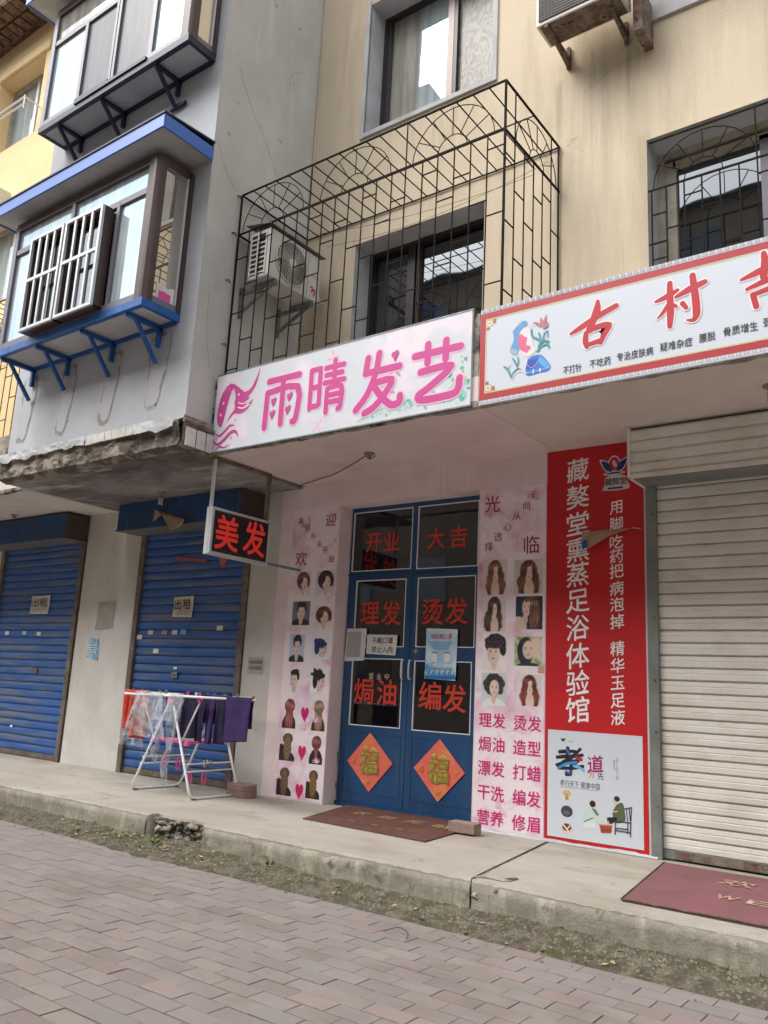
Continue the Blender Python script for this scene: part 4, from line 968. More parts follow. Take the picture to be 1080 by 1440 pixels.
# white balcony railing right of the old unit
t = thing('window_railing', 'white horizontal bar railing below the top right window', 'railing', (-2.1, YW - .25, 7.45))
for k in range(4):
    b = MB(); b.tube((-2.13, YW - .27, 7.50 + k * .17), (-.40, YW - .27, 7.50 + k * .17), .014, 8); b.build('bar', K['metalwhite'], t)
for x in (-2.12, -.42):
    b = MB(); b.tube((x, YW - .27, 7.42), (x, YW - .27, 8.1), .012, 8); b.build('post', K['rust'], t)
for x in (-2.12, -1.3, -.42):
    b = MB(); b.tube((x, YW - .27, 7.45), (x, YW, 7.45), .012, 8); b.build('stay', K['rust'], t)
b = MB(); b.box(-2.16, -2.08, YW - .30, YW - .002, 7.12, 7.56); b.build('rotten_post', K['rust'], t)
t = thing('window_railing', 'thin chrome railing below the far upper left window', 'railing', (-13.6, YW - .3, 10.9))
for k in range(2):
    b = MB(); b.tube((-14.6, YW - .30, 10.98 + k * .14), (-12.85, YW - .30, 10.98 + k * .14), .016, 8); b.build('bar', K['metalwhite'], t)
for (a, c) in (((-12.87, YW - .3, 11.12), (-12.87, YW - .01, 11.10)), ((-12.87, YW - .3, 11.15), (-12.87, YW - .3, 10.90)), ((-14.5, YW - .3, 10.98), (-14.5, YW, 10.9))):
    b = MB(); b.tube(a, c, .013, 6); b.build('stay', K['metalwhite'], t)

# ================================================================== BARRED CAGES AND GRILLE
R = .0046
def bar_mesh(b, name, t, m=None): return b.build(name, m or K['cage'], t)
def arch(t, cx, cz, r1, r2, fn, n=14, clip=None):
    """fn(u, v) -> world; half rings and spokes"""
    for r in (r1, r2):
        b = MB(); b.path([fn(cx + r * math.cos(a), cz + r * math.sin(a)) for a in [PI * k / n for k in range(n + 1)]], R, 5); bar_mesh(b, 'arch_bar', t)
    for k in range(1, 6):
        a = PI * k / 6; b = MB(); b.tube(fn(cx + r2 * math.cos(a), cz + r2 * math.sin(a)), fn(cx + r1 * math.cos(a), cz + r1 * math.sin(a)), R, 5); bar_mesh(b, 'spoke', t)
def cage(x0, x1, yf, yb, z0, z1, zm, label, arches, n, left_side=False):
    t = thing('security_cage', label, 'security cage', (x0, yf, z0))
    def T(a, c, name, r=R): b = MB(); b.bar(a, c, r * 2, r * 2); return bar_mesh(b, name, t)
    for z in (z0, zm, z1): T((x0, yf, z), (x1, yf, z), 'rail', .0075)
    for z in (zm, z1):
        T((x1, yf, z), (x1, yb, z), 'rail', .008)
        T((x0, yf, z), (x0, yb, z), 'rail', .008)
    T((x1, yf, z0), (x1, yf, z1), 'corner_post', .0085); T((x0, yf, z0), (x0, yf, z1), 'corner_post', .008); T((x1, yb - .02, z0), (x1, yb - .02, z1), 'corner_post', .007)
    T((x0, (yf + yb) / 2, z1), (x1, (yf + yb) / 2, z1), 'roof_rail'); T((x0, yb - .015, z1 - .01), (x1, yb - .015, z1 - .01), 'roof_rail', .006)
    dx = (x1 - x0) / n
    for k in range(1, n):
        x = x0 + dx * k + rnd(-.008, .008)
        inarch = any(abs(x - a) < r + .02 for (a, r, q) in arches)
        T((x, yf, z0), (x + rnd(-.004, .004), yf, zm if inarch else z1), 'vertical_bar')
        T((x, yf, z1), (x, yb, z1 + rnd(-.004, .004)), 'roof_bar')
    for k in range(n):
        xa, xb = x0 + dx * k, x0 + dx * (k + 1); z = z0 + (.12, .42, .27, .57)[k % 4]
        while z < zm - .05:
            T((xa, yf, z), (xb, yf, z), 'tie'); z += .62
    for (a, r, q) in arches: arch(t, a, zm, r, q, lambda u, v: (u, yf, v))
    ns = 6; dy = (yb - yf) / ns
    for k in range(1, ns):
        y = yf + dy * k; T((x1, y, z0), (x1, y, zm if .25 < (y - yf) < .82 else z1), 'vertical_bar')
    for k in range(ns):
        z = z0 + (.2, .55, .35, .7)[k % 4]
        while z < zm - .05: T((x1, yf + dy * k, z), (x1, yf + dy * (k + 1), z), 'tie'); z += .62
    arch(t, (yf + yb) / 2 + .06, zm, .40, .14, lambda u, v: (x1, u, v))
    # loose wires inside
    for (a, c, s) in (((x0 + .4, yb - .1, z1 - .25), (x1, yb - .25, z1 - .30), .12), ((x0 + .5, yb - .4, z1 - .28), (x1 - .1, yb - .3, z1 - .42), .08)):
        b = MB(); b.path([(a[0] + (c[0] - a[0]) * q, a[1] + (c[1] - a[1]) * q, a[2] + (c[2] - a[2]) * q - s * 4 * q * (1 - q)) for q in [i / 12 for i in range(13)]], .0025, 4); b.build('loose_wire', K['wire'], t)
    return t
cage(-6.165, -2.99, 5.392, YW, 4.35, 6.47, 6.0, 'large black iron bar cage with arched tops above the pink hair salon sign',
     [(-5.68, .43, .16), (-4.60, .43, .16), (-3.51, .42, .15)], 19)
cage(-13.6, -9.9, 5.392, YW, 4.35, 6.47, 6.0, 'thin iron bar cage on the yellow wall at the far left edge', [(-12.9, .43, .16), (-11.7, .43, .16), (-10.5, .43, .16)], 22)
t = thing('window_grille', 'flat black iron grille with arches in the right upper window opening', 'window grille', (-1.3, YW - .02, 4.4))
yg = YW - .015
def T(a, c, name, r=.0065): b = MB(); b.bar(a, c, r * 2, r * 2); bar_mesh(b, name, t)
T((-2.15, yg, 5.70), (-.43, yg, 5.70), 'rail'); T((-2.15, yg, 5.19), (-1.99, yg, 5.19), 'tie'); T((-2.14, yg, 6.17), (-.43, yg, 6.17), 'rail')
xs = [-2.12, -1.995, -1.845, -1.70, -1.555, -1.405, -1.265, -1.12, -.98, -.83, -.68, -.54]
for i, x in enumerate(xs):
    T((x, yg, 4.40), (x, yg, 5.70 if i not in (6, 7) else 6.2), 'vertical_bar', .0055)
    if i < len(xs) - 1:
        z = 4.52 + (.1, .36, .2, .47)[i % 4]
        while z < 5.62: T((x, yg, z), (xs[i + 1], yg, z), 'tie', .005); z += .42
arch(t, -1.685, 5.71, .42, .155, lambda u, v: (u, yg, v)); arch(t, -.84, 5.71, .28, .12, lambda u, v: (u, yg, v))

# ================================================================== SIGNBOARDS
def board(x0, x1, z0, z1, y, m, t, thick=.03):
    o = bx('panel', x0, x1, y, y + thick, z0, z1, m, t); return o
sg = thing('signboard', 'white hair salon signboard with four rounded pink characters and a flowing hair emblem', 'signboard', (-4.65, YS, 3.57))
board(-6.135, -3.185, 3.568, 4.36, YS, K['signwhite'], sg)
for (a, c, d, e) in ((-6.145, -3.175, 4.36, 4.372), (-6.145, -3.175, 3.556, 3.568)): bx('edge_trim', a, c, YS - .003, YS + .032, d, e, K['galv'], sg)
# faint printed flowers and leaves
p = Print('y', YS - .0004, .00001)
def blossom(p, cx, cz, r, c1, c2, n=9):
    for k in range(n):
        a = 2 * PI * k / n + .2; L = r * rnd(.7, 1.1)
        p.stroke(curve([(cx, cz), (cx + L * .5 * math.cos(a), cz + L * .5 * math.sin(a)), (cx + L * math.cos(a + .15), cz + L * math.sin(a + .15))], 3), [r * .05] * 3 + [r * .20] * 2 + [r * .12] + [0], c1 if k % 2 else c2, cap=False)
blossom(p, -4.02, 3.86, .15, 'eac0d4', 'dd8fb2', 14); blossom(p, -3.93, 4.02, .12, 'efd2df', 'd987ad', 10); blossom(p, -4.62, 4.24, .10, 'efcfdd', 'e3a5c2', 9)
blossom(p, -4.75, 3.60 + .03, .08, 'e9b5cd', 'efd3e0', 9); blossom(p, -6.09, 3.66, .09, 'dc84ad', 'f0d5e2', 8); blossom(p, -5.2, 4.30, .07, 'f0dbe4', 'ead0dc', 8)
random.seed(5)
for k in range(60):
    u = rnd(-4.25, -3.2); v = 3.60 + (u + 4.25) * .12 * random.random() + rnd(0, .05); s = rnd(.008, .020); p.ell(u, v, s * 1.3, s * .8, random.choice(('9fd0c0', '7cc4b0', 'a9d8c4', '5eb6a6', 'bfdccb')), rot=rnd(0, 3), n=8)
for k in range(34):
    u = rnd(-3.42, -3.2); v = rnd(3.62, 4.02); s = rnd(.012, .035) * (1 - (v - 3.6)); p.ell(u, v, s * 1.2, s * .7, random.choice(('2fa79c', '57b9a4', '8fd0b8', '3f9a8c', 'cfc47a')), rot=rnd(0, 3), n=8)
p.stroke(curve([(-4.3, 3.60), (-3.9, 3.70), (-3.5, 3.66), (-3.25, 3.85)]), .006, '8cc4a6')
for k in range(26):
    u = rnd(-6.05, -5.55); v = rnd(4.16, 4.33); p.ell(u, v, rnd(.004, .012), .005, random.choice(('cfe0dc', 'bcd9d4')), n=6)
kind(p.build('printed_flowers', K['print'], sg), 'stuff')
# emblem : head with flowing hair
def emblem_pts(l, ox=-6.10, oz=3.60, s=.62): return [(ox + q[0] * s, oz + q[1] * s) for q in l]
p = Print('y', YS - .0015); MG = 'c9428f'
hair = curve([(.10, .34), (.02, .45), (.02, .70), (.10, .93), (.26, 1.05), (.42, .98), (.56, .88), (.70, .90), (.82, 1.02), (.90, 1.20), (.86, .98), (.78, .84), (.66, .74), (.72, .75), (.62, .62), (.50, .58), (.66, .62), (.80, .70), (.70, .56), (.55, .50), (.40, .52), (.27, .42), (.24, .38), (.30, .50), (.40, .60), (.385, .72), (.40, .80), (.34, .95), (.27, .84), (.21, .62), (.17, .44), (.14, .36)], 4)
p.shape(emblem_pts(hair), MG)
for l, wd in (([(.46, .70), (.58, .66), (.70, .70)], .010), ([(.46, .62), (.6, .585), (.74, .63)], .012), ([(.56, .86), (.70, .88), (.80, 1.0)], .010)): p.stroke(emblem_pts(curve(l, 4)), [0] + [wd] * (len(curve(l, 4)) - 2) + [0], 'eef0f4', cap=False)
for (u, v) in ((.13, .74), (.09, .55), (.47, .83), (.36, .60)): p.ell(*emblem_pts([(u, v)])[0], .013, .016, 'eed5e4', n=7)
for l, wd in (([(0, .26), (.10, .20), (.22, .26), (.33, .34), (.44, .32)], .026), ([(-.04, .14), (.08, .06), (.22, .12), (.36, .22), (.47, .22), (.54, .12)], .036), ([(.03, -.04), (.12, .02), (.24, -.01), (.36, .03)], .016)):
    q = curve(l, 5); p.stroke(emblem_pts(q), [wd * math.sin(PI * i / (len(q) - 1)) ** .6 for i in range(len(q))], MG, cap=False)
p.ell(*emblem_pts([(.38, .13)])[0], .012, .015, 'b89ab0', n=6); p.ell(*emblem_pts([(.44, .42)])[0], .010, .010, 'b99bb0', n=6)
p.build('hair_emblem', K['print'], sg)
# four rounded characters drawn stroke by stroke (unit box 0..1)
CH = {
 '雨': [[(.12, .93), (.90, .93)], [(.10, .70), (.88, .70), (.88, .10), (.80, .04)], [(.10, .70), (.08, .02)], [(.50, .93), (.50, .04)]],
 '晴': [[(.08, .88), (.08, .15)], [(.08, .88), (.33, .88), (.33, .20)], [(.08, .54), (.33, .54)], [(.08, .18), (.30, .18)], [(.48, .86), (.96, .86)], [(.72, .98), (.72, .60)], [(.50, .72), (.92, .72)], [(.46, .58), (.98, .58)], [(.54, .45), (.54, .02)], [(.54, .46), (.92, .46), (.92, .10), (.86, .05)], [(.54, .33), (.90, .33)], [(.54, .20), (.90, .20)]],
 '发': [[(.24, .92), (.20, .66)], [(.20, .66), (.93, .66)], [(.48, .96), (.42, .62), (.25, .28), (.02, .06)], [(.38, .46), (.78, .46), (.62, .22), (.40, .04), (.22, -.02)], [(.42, .38), (.60, .18), (.80, .03), (.96, .06), (.97, .16)]],
 '艺': [[(.02, .82), (.98, .82)], [(.30, .98), (.30, .66)], [(.68, .98), (.68, .66)], [(.16, .52), (.80, .52), (.34, .22), (.13, .12), (.22, .03), (.80, .03), (.95, .10), (.98, .28)]]}
for s, (cx, cz, wd, ht) in (('雨', (-5.215, 3.955, .49, .50)), ('晴', (-4.685, 3.985, .43, .50)), ('发', (-4.09, 3.94, .49, .53)), ('艺', (-3.505, 3.915, .46, .50))):
    for wk, col in ((.092, 'efc6dd'), (.064, MG)):
        p = Print('y', YS - (.0022 if wk > .07 else .0034), .00004)
        for st in CH[s]:
            q = [(cx - wd / 2 + wd * a, cz - ht / 2 + ht * b_) for a, b_ in st]
            if len(q) > 3: q = curve(q, 3)
            capsules(p, q, wk * (.8 if s == '晴' else 1), col)
        if s == '雨':
            for (a, b_) in ((.28, .50), (.27, .25), (.69, .53), (.67, .28)):
                u, v = cx - wd / 2 + wd * a, cz - ht / 2 + ht * b_
                p.ell(u - .014, v + .01, .020, .026, col, n=10); p.ell(u + .016, v + .02, .020, .026, col, n=10); p.shape([(u - .033, v), (u + .03, v + .005), (u - .005, v - .05)], col)
        if s == '发':
            u, v = cx + .16, cz + .20; p.ell(u - .016, v, .022, .026, col, n=10); p.ell(u + .016, v + .01, .022, .026, col, n=10); p.shape([(u - .036, v - .005), (u + .036, v), (u + .0, v - .06)], col)
        p.build('character' if wk < .07 else 'character_halo', K['print'], sg)

s2g = thing('signboard', 'white signboard with red border and brush characters above the cream shutter', 'signboard', (-.7, YS, 3.55))
X0, X1, Z0, Z1 = -3.105, 1.7, 3.545, 4.335
board(X0, X1, Z0, Z1, YS, K['sign2white'], s2g)
p = Print('y', YS - .001)
RD = 'b0303a'
for (a, c, d, e) in ((X0, X1, Z1 - .085, Z1 - .036), (X0, X1, Z0 + .036, Z0 + .085), (X0 + .0, X0 + .045, Z0 + .036, Z1 - .036)): p.rect(a, c, d, e, RD)
p.build('red_border', K['print'], s2g)
p = Print('y', YS - .0012)
for (a, c, d, e) in ((X0 + .05, X1, Z1 - .098, Z1 - .088), (X0 + .05, X1, Z0 + .088, Z0 + .098), (X0 + .048, X0 + .058, Z0 + .088, Z1 - .088)): p.rect(a, c, d, e, 'd9c69a')
for zc, sgn in ((Z1 - .10, -1), (Z0 + .10, 1)):
    for (a, w_, h_) in ((X0 + .052, .055, .055),):
        z_ = zc if sgn > 0 else zc - .055
        p.rect(a, a + w_, z_, z_ + h_, 'd9c69a'); p.rect(a + .012, a + .043, z_ + .012, z_ + .043, 'dfe6ee'); p.rect(a + .02, a + .035, z_ + .02, z_ + .035, 'a0612f')
        p.rect(a + .06, a + .085, z_ + (.0 if sgn > 0 else .02), z_ + (.035 if sgn > 0 else .055), 'b0702f'); p.rect(a, a + .03, z_ + (.06 if sgn > 0 else -.025), z_ + (.08 if sgn > 0 else -.005), 'b0702f')
p.build('gold_corner', K['print'], s2g)
p = Print('y', YS - .0014, .00002)
for z_ in (Z1 - .032, Z0 + .004):
    x = X0 + .01
    while x < X1 - .05:
        h_ = .027; t_ = .0045; c_ = '9c8f96'
        p.rect(x, x + .040, z_, z_ + t_, c_); p.rect(x, x + t_, z_, z_ + h_, c_); p.rect(x, x + .030, z_ + h_ - t_, z_ + h_, c_); p.rect(x + .026, x + .030, z_ + .009, z_ + h_, c_); p.rect(x + .012, x + .030, z_ + .009, z_ + .0135, c_)
        x += .047
kind(p.build('key_pattern', K['print'], s2g), 'stuff')
# brush characters
def brush(strokes, cx, cz, wd, ht, name='character'):
    for grow, col, lay in ((.020, 'f1e3ea', .0016), (0, 'b8242f', .0028)):
        p = Print('y', YS - lay, .0003)
        for st in strokes:
            pts = [(cx - wd / 2 + wd * a, cz - ht / 2 + ht * b_) for a, b_, _ in st]; ws = [k for *_, k in st]
            q = curve(pts, 4); wq = []
            for i in range(len(ws) - 1): wq += [ws[i] + (ws[i + 1] - ws[i]) * k / 4 for k in range(4)]
            wq.append(ws[-1]); p.stroke(q, [w_ * ht * 1.35 + grow for w_ in wq], col)
        p.build(name if not grow else name + '_halo', K['print'], s2g)
brush([[(.0, .40, .05), (.25, .50, .10), (.6, .66, .10), (1.0, .80, .09)], [(.60, 1.0, .06), (.58, .8, .13), (.46, .5, .12), (.38, .36, .08)],
       [(.34, .34, .08), (.33, .15, .10), (.36, .02, .07)], [(.34, .34, .07), (.6, .42, .10), (.84, .40, .10), (.74, .22, .09), (.66, .06, .08)], [(.36, .06, .07), (.68, .10, .09)]], -2.175, 4.00, .34, .34)
brush([[(.0, .62, .04), (.25, .68, .10), (.45, .76, .06)], [(.30, .95, .08), (.30, .6, .10), (.30, .3, .11), (.28, .02, .07)], [(.28, .52, .07), (.15, .35, .06), (.03, .25, .02)], [(.32, .5, .06), (.42, .42, .05)],
       [(.42, .62, .05), (.7, .72, .11), (1.0, .80, .08)], [(.76, 1.0, .09), (.80, .6, .11), (.82, .2, .11), (.76, .06, .07), (.62, .08, .02)], [(.55, .45, .08), (.62, .34, .06)]], -1.56, 4.02, .33, .34)
brush([[(.0, .66, .04), (.3, .74, .10), (.8, .90, .10)], [(.42, 1.1, .07), (.44, .9, .11), (.40, .62, .10)], [(.10, .44, .05), (.4, .52, .09), (.8, .62, .09)], [(.2, .3, .08), (.25, .05, .08)], [(.2, .3, .07), (.8, .38, .09), (.7, .1, .08)]], -1.0, 4.02, .34, .34)
SM = [('不打针', 792, 818), ('不吃药', 829, 859), ('专治皮肤病', 867, 919), ('疑难杂症', 928, 974), ('腰脱', 983, 1006), ('骨质增生', 1017, 1067)]
def sx(px):   # measured letter positions -> metres along the sign
    tb = [(792, -2.406), (818, -2.263), (830, -2.199), (858, -2.052), (867, -2.006), (919, -1.746), (928, -1.703), (972, -1.495), (983, -1.445), (1006, -1.341), (1017, -1.292), (1066, -1.080)]
    for (a, b_), (c, d) in zip(tb, tb[1:]):
        if px <= c: return b_ + (d - b_) * (px - a) / (c - a)
    return tb[-1][1]
for i, (s, a, c) in enumerate(SM):
    text(s, (sx(a) + sx(c)) / 2, 3.692 + i * .009, .062, 'y', YS - .003, K['black'], s2g, 'lettering', bold=.012, w=abs(sx(c) - sx(a)) * .98, line=True)
text('颈', -1.02, 3.745, .062, 'y', YS - .003, K['black'], s2g, 'lettering', bold=.012)
# kneeling figure print
p = Print('y', YS - .002); ox, oz = -2.93, 3.70
def Q(l): return [(ox + (a - 200) * .00067, oz + (930 - b_) * .00066) for a, b_ in l]
p.shape(Q(curve([(400, 290), (450, 240), (510, 235), (545, 265), (535, 305), (490, 320), (460, 350), (440, 420), (450, 560), (400, 640), (330, 570), (370, 470), (375, 400), (360, 340)], 3)), '5c9bcf')
p.shape(Q([(345, 540), (440, 590), (400, 640), (330, 575)]), '9fb3c4'); p.stroke(Q([(410, 285), (470, 245)]), .012, 'cbb79c')
p.shape(Q(curve([(450, 380), (500, 320), (560, 330), (600, 420), (620, 560), (650, 640), (560, 690), (470, 600), (440, 480)], 3)), 'e6dde2')
p.shape(Q([(435, 410), (470, 390), (520, 440), (550, 450), (535, 540), (580, 560), (600, 590), (540, 645), (470, 590), (430, 510)]), 'd96a8c')
p.shape(Q(curve([(560, 715), (640, 690), (720, 700), (790, 780), (835, 860), (800, 905), (680, 910), (550, 915), (530, 830)], 3)), '3a76cc')
p.shape(Q(curve([(700, 700), (760, 760), (825, 850), (780, 870), (700, 800)], 3)), '5fa9e0'); p.shape(Q([(560, 730), (680, 740), (620, 840), (540, 840)]), '2a4fae')
p.stroke(Q(curve([(548, 780), (600, 830), (660, 800), (700, 745)], 4)), .004, 'c9a9d6')
p.stroke(Q(curve([(370, 920), (400, 860), (470, 850), (545, 880)], 4)), .010, 'e3dfe2'); p.stroke(Q([(545, 885), (820, 870)]), .008, '7db4e6')
for (u, v) in ((700, 870), (620, 880)): p.rect(Q([(u, v)])[0][0], Q([(u + 16, v)])[0][0], Q([(u, 905)])[0][1], Q([(u, 855)])[0][1], 'dbe6f2')
for l, c_, w_ in (([(250, 740), (310, 800), (360, 920)], '4d93a0', .020), ([(360, 660), (400, 720), (430, 800)], '4d93a0', .016), ([(430, 650), (440, 720), (425, 790)], '5ca0a8', .014), ([(360, 910), (370, 860), (430, 810), (480, 825)], '4a8f9c', .012), ([(355, 745), (310, 790), (330, 860)], '6faeb8', .008)):
    q = curve(Q(l), 5); p.stroke(q, [w_ * math.sin(PI * min(1, (i + 1) / len(q)) * .95) for i in range(len(q))], c_, cap=False)
for l, w_ in (([(600, 370), (610, 450), (690, 510), (720, 560)], .016), ([(690, 430), (710, 500), (710, 560)], .014), ([(800, 430), (760, 450), (740, 530)], .012), ([(690, 640), (700, 570), (760, 540), (810, 560)], .016), ([(670, 650), (720, 600), (800, 590), (815, 630)], .014), ([(780, 430), (800, 470), (795, 500)], .008)):
    q = curve(Q(l), 5); p.stroke(q, w_, '3c98a4')
for l in (([(610, 280), (680, 300), (740, 370), (690, 340)]), ([(710, 230), (740, 300), (745, 380), (700, 330)]), ([(780, 215), (780, 290), (750, 380), (735, 320)]), ([(805, 320), (800, 370), (740, 395), (770, 340)])): p.shape(Q(curve(l, 3)), 'c07488')
p.stroke(Q(curve([(560, 340), (620, 320), (700, 350)], 4)), .003, 'c9aab4')
p.build('kneeling_figure_print', K['print'], s2g)
# ================================================================== POSTERS
def hsh(c, k):
    c = hx(c) if isinstance(c, str) else c; return tuple(min(1, q * k) for q in c)
class Soft:
    """a small soft-edged picture painted on a fine grid of coloured vertices (flat print)"""
    def __init__(s, w, h, seed):
        s.nu = max(12, int(w / .0058)); s.nv = max(14, int(h / .0058)); s.asp = h / w
        s.U, s.V = np.meshgrid(np.linspace(0, 1, s.nu + 1), np.linspace(0, 1, s.nv + 1))
        s.img = np.zeros((s.nv + 1, s.nu + 1, 3)); s.al = np.zeros((s.nv + 1, s.nu + 1)); s.r = np.random.RandomState(seed)
        s.ph = s.r.rand(40) * 6.283
    def n(s, fu, fv, k=0):
        p = s.ph
        return (np.sin(s.U * fu + p[k] + 1.7 * np.sin(s.V * fv * .6 + p[k + 1])) + np.sin(s.V * fv + p[k + 2] + 1.3 * np.sin(s.U * fu * .7 + p[k + 3])) + np.sin((s.U * fu + s.V * fv) * .73 + p[k + 4])) / 3
    def paint(s, mask, col, shade=None):
        c = np.array(hx(col) if isinstance(col, str) else col)[None, None, :] * np.ones_like(s.img)
        if shade is not None: c = c * np.clip(shade, .05, 4)[..., None]
        m = np.clip(mask, 0, 1); s.img = s.img * (1 - m[..., None]) + c * m[..., None]; s.al = np.maximum(s.al, m)
    def ell(s, cx, cy, rx, ry, soft=.12, rot=0, wob=0):
        x, y = (s.U - cx), (s.V - cy); c, q = math.cos(rot), math.sin(rot)
        d = np.sqrt(((x * c + y * q) / rx) ** 2 + ((-x * q + y * c) / ry) ** 2)
        if wob: d = d + wob * s.n(22, 22, 8)
        return np.clip((1 + soft / 2 - d) / soft, 0, 1)
    def band(s, a, b, soft=.03): return np.clip((s.V - a) / soft, 0, 1) * np.clip((b - s.V) / soft, 0, 1)
def portrait(t, u0, v0, u1, v1, bgc, hair, style, at, label, seed=0, skin='e6cdbf'):
    """a small printed photograph of a hairstyle; the face is a generic one"""
    u0, u1 = min(u0, u1), max(u0, u1); v0, v1 = min(v0, v1), max(v0, v1)
    g = Soft(u1 - u0, v1 - v0, seed + 5); E = g.ell
    if bgc: g.paint(np.ones_like(g.U), bgc, 1 + .06 * g.n(5, 4))
    H = np.array(hx(hair)); strand = 1 + .55 * np.sin(g.U * 60 + 5 * g.n(6, 7) + 2 * np.sin(g.V * 9 + g.ph[5])) * .8 + .25 * g.n(14, 9, 3)
    gloss = 1 + 1.6 * np.exp(-((g.V - .80 - .06 * g.n(8, 2)) / .07) ** 2) + 1.0 * np.exp(-((g.V - .3) / .2) ** 2)
    def hairp(m, k=1.0, gl=True): g.paint(m, tuple(np.minimum(1, H * k)), strand * (gloss if gl else 1))
    def skinp(m, k=1.0): g.paint(m, skin, k * (1 + .05 * g.n(5, 5, 2)))
    def face(cx, cy, rx, ry, tw=.0):
        skinp(E(cx, cy, rx, ry, .10), 1.0 - .22 * np.clip((g.U - cx) / rx * (1 if tw >= 0 else -1), 0, 1) ** 2 - .10 * np.clip((cy - g.V) / ry, 0, 1))
        for sg_ in (-1, 1):
            ex, ey = cx + tw * rx + sg_ * rx * .42, cy + ry * .10
            g.paint(.55 * E(ex, ey + ry * .17, rx * .22, ry * .045, .9), tuple(H * .8)); g.paint(.9 * E(ex, ey, rx * .17, ry * .06, .8), '35292a')
        g.paint(.35 * E(cx + tw * rx + .12 * rx, cy - ry * .18, rx * .10, ry * .16, .9), 'b08c80'); g.paint(.85 * E(cx + tw * rx, cy - ry * .50, rx * .24, ry * .075, .7), 'a8484c')
    if style == 'long':
        k = .05 * math.sin(seed); hairp(np.maximum(E(.5, .66, .30, .33, .08), E(.5 + k, .30, .40, .44, .12, wob=.10)))
        skinp(E(.52, .12, .17, .30, .2), .93); skinp(E(.5, .34, .09, .16, .2), .85); face(.50 + k, .60, .17, .215, .05 if seed % 2 else -.08)
        hairp(E(.34, .62, .10, .30, .2, -.15), 1.0); hairp(E(.70, .58, .08, .32, .2, .12), .8); hairp(E(.42, .86, .22, .10, .3, .4), .9)
    elif style == 'dark':
        g.paint(np.ones_like(g.U), '27364e', 1 + .1 * g.n(4, 4)); skinp(E(.10, .05, .32, .34, .1), .9); skinp(E(.36, .32, .10, .16, .2), .8); face(.41, .66, .17, .26, -.05)
        hairp(np.maximum(E(.70, .45, .19, .56, .1), E(.5, .93, .20, .09, .3, .5)), 1.3)
    elif style == 'wavy':
        g.paint(E(.5, .0, .48, .24, .1), 'e4e6e6'); hairp(E(.50, .64, .42, .35, .06, wob=.10), 1, False); skinp(E(.5, .22, .09, .16, .2), .85); face(.52, .54, .19, .25)
        m = E(.5, .66, .42, .35, .06, wob=.1) * (1 - E(.52, .52, .20, .27, .12)); g.paint(m * np.clip(g.n(60, 50, 6) * 1.4, 0, .5), tuple(np.minimum(1, H * 5 + .03)))
    elif style in ('bob', 'bob2'):
        g.paint(E(.55, .0, .34, .16, .12), 'eee4e2'); skinp(E(.54, .20, .10, .18, .2), .84); hairp(E(.5, .64, .41, .37, .07)); cx = .60 if style == 'bob' else .56
        face(cx, .52, .21, .26, .08); hairp(E(.34, .72, .17, .27, .12, -.35)); hairp(E(.62, .88, .26, .11, .25, -.35), 1.2); hairp(E(.88, .58, .07, .22, .3), .8)
    elif style == 'short':
        g.paint(E(.45, .0, .3, .12, .2), 'e9dcd6'); skinp(E(.46, .20, .13, .2, .2), .9); hairp(E(.5, .70, .43, .29, .07, wob=.07), .9, False); face(.44, .46, .25, .29, -.05)
        hairp(E(.48, .75, .42, .17, .1, wob=.16), .9, False); hairp(E(.80, .58, .13, .20, .2, .2), .8, False); g.paint(E(.5, .74, .36, .18, .2) * np.clip(g.n(50, 45, 6), 0, .55), tuple(np.minimum(1, H * 6 + .05)))
    elif style in ('man', 'suit'):
        if style == 'suit': g.paint(E(.5, .0, .56, .27, .07), '24222b'); g.paint(E(.5, .16, .10, .14, .2), 'dfe0e6')
        skinp(E(.5, .24, .12, .2, .2), .82); hairp(E(.52, .72, .28, .25, .07, wob=.04), 1, False); face(.5 if style == 'suit' else .46, .52, .22, .29, 0 if style == 'suit' else -.15)
        hairp(E(.50, .86, .27, .12, .15, .1, wob=.10), 1, False); hairp(E(.76 if style == 'man' else .30, .68, .05, .14, .4), 1, False)
    elif style == 'spiky':
        skinp(E(.55, .20, .14, .24, .2), .85); face(.60, .46, .24, .29, .1); hairp(np.maximum(E(.42, .74, .36, .20, .10, -.15, wob=.28), E(.28, .52, .14, .30, .15)), 1.1, False); g.paint(E(.5, .02, .5, .10, .2), 'e2e4ee')
    elif style == 'back':
        g.paint(E(.5, .05, .48, .44, .06), '3d2a26'); hairp(np.maximum(E(.5, .76, .36, .24, .07, wob=.05), E(.5, .34, .27, .46, .1, wob=.05)), 1.2)
        g.paint(E(.48, .74, .26, .14, .2) * np.clip(np.sin(g.U * 30 + 5 * g.n(6, 6)) * np.sin(g.V * 34), 0, .7), tuple(np.minimum(1, H * 2.6)))
    elif style == 'braid':
        g.paint(np.maximum(E(.5, .0, .52, .36, .05), E(.12, .3, .2, .3, .1)), '2b2625', 1 + .2 * g.n(9, 9)); hairp(np.maximum(E(.5, .80, .32, .20, .08), E(.5, .42, .25, .46, .08)), 1.1, False)
        zz = np.abs(g.U - .5); g.paint(E(.5, .5, .22, .44, .12) * np.clip(np.sin((g.V + zz * (1.6 if seed % 2 else -1.6)) * 36) * 1.6, 0, .85), tuple(np.minimum(1, H * 3.6))); g.paint(E(.5, .5, .24, .46, .12) * np.clip(-np.sin((g.V + zz * (1.6 if seed % 2 else -1.6)) * 36) * 1.6, 0, .7), tuple(H * .35))
    elif style == 'bun':
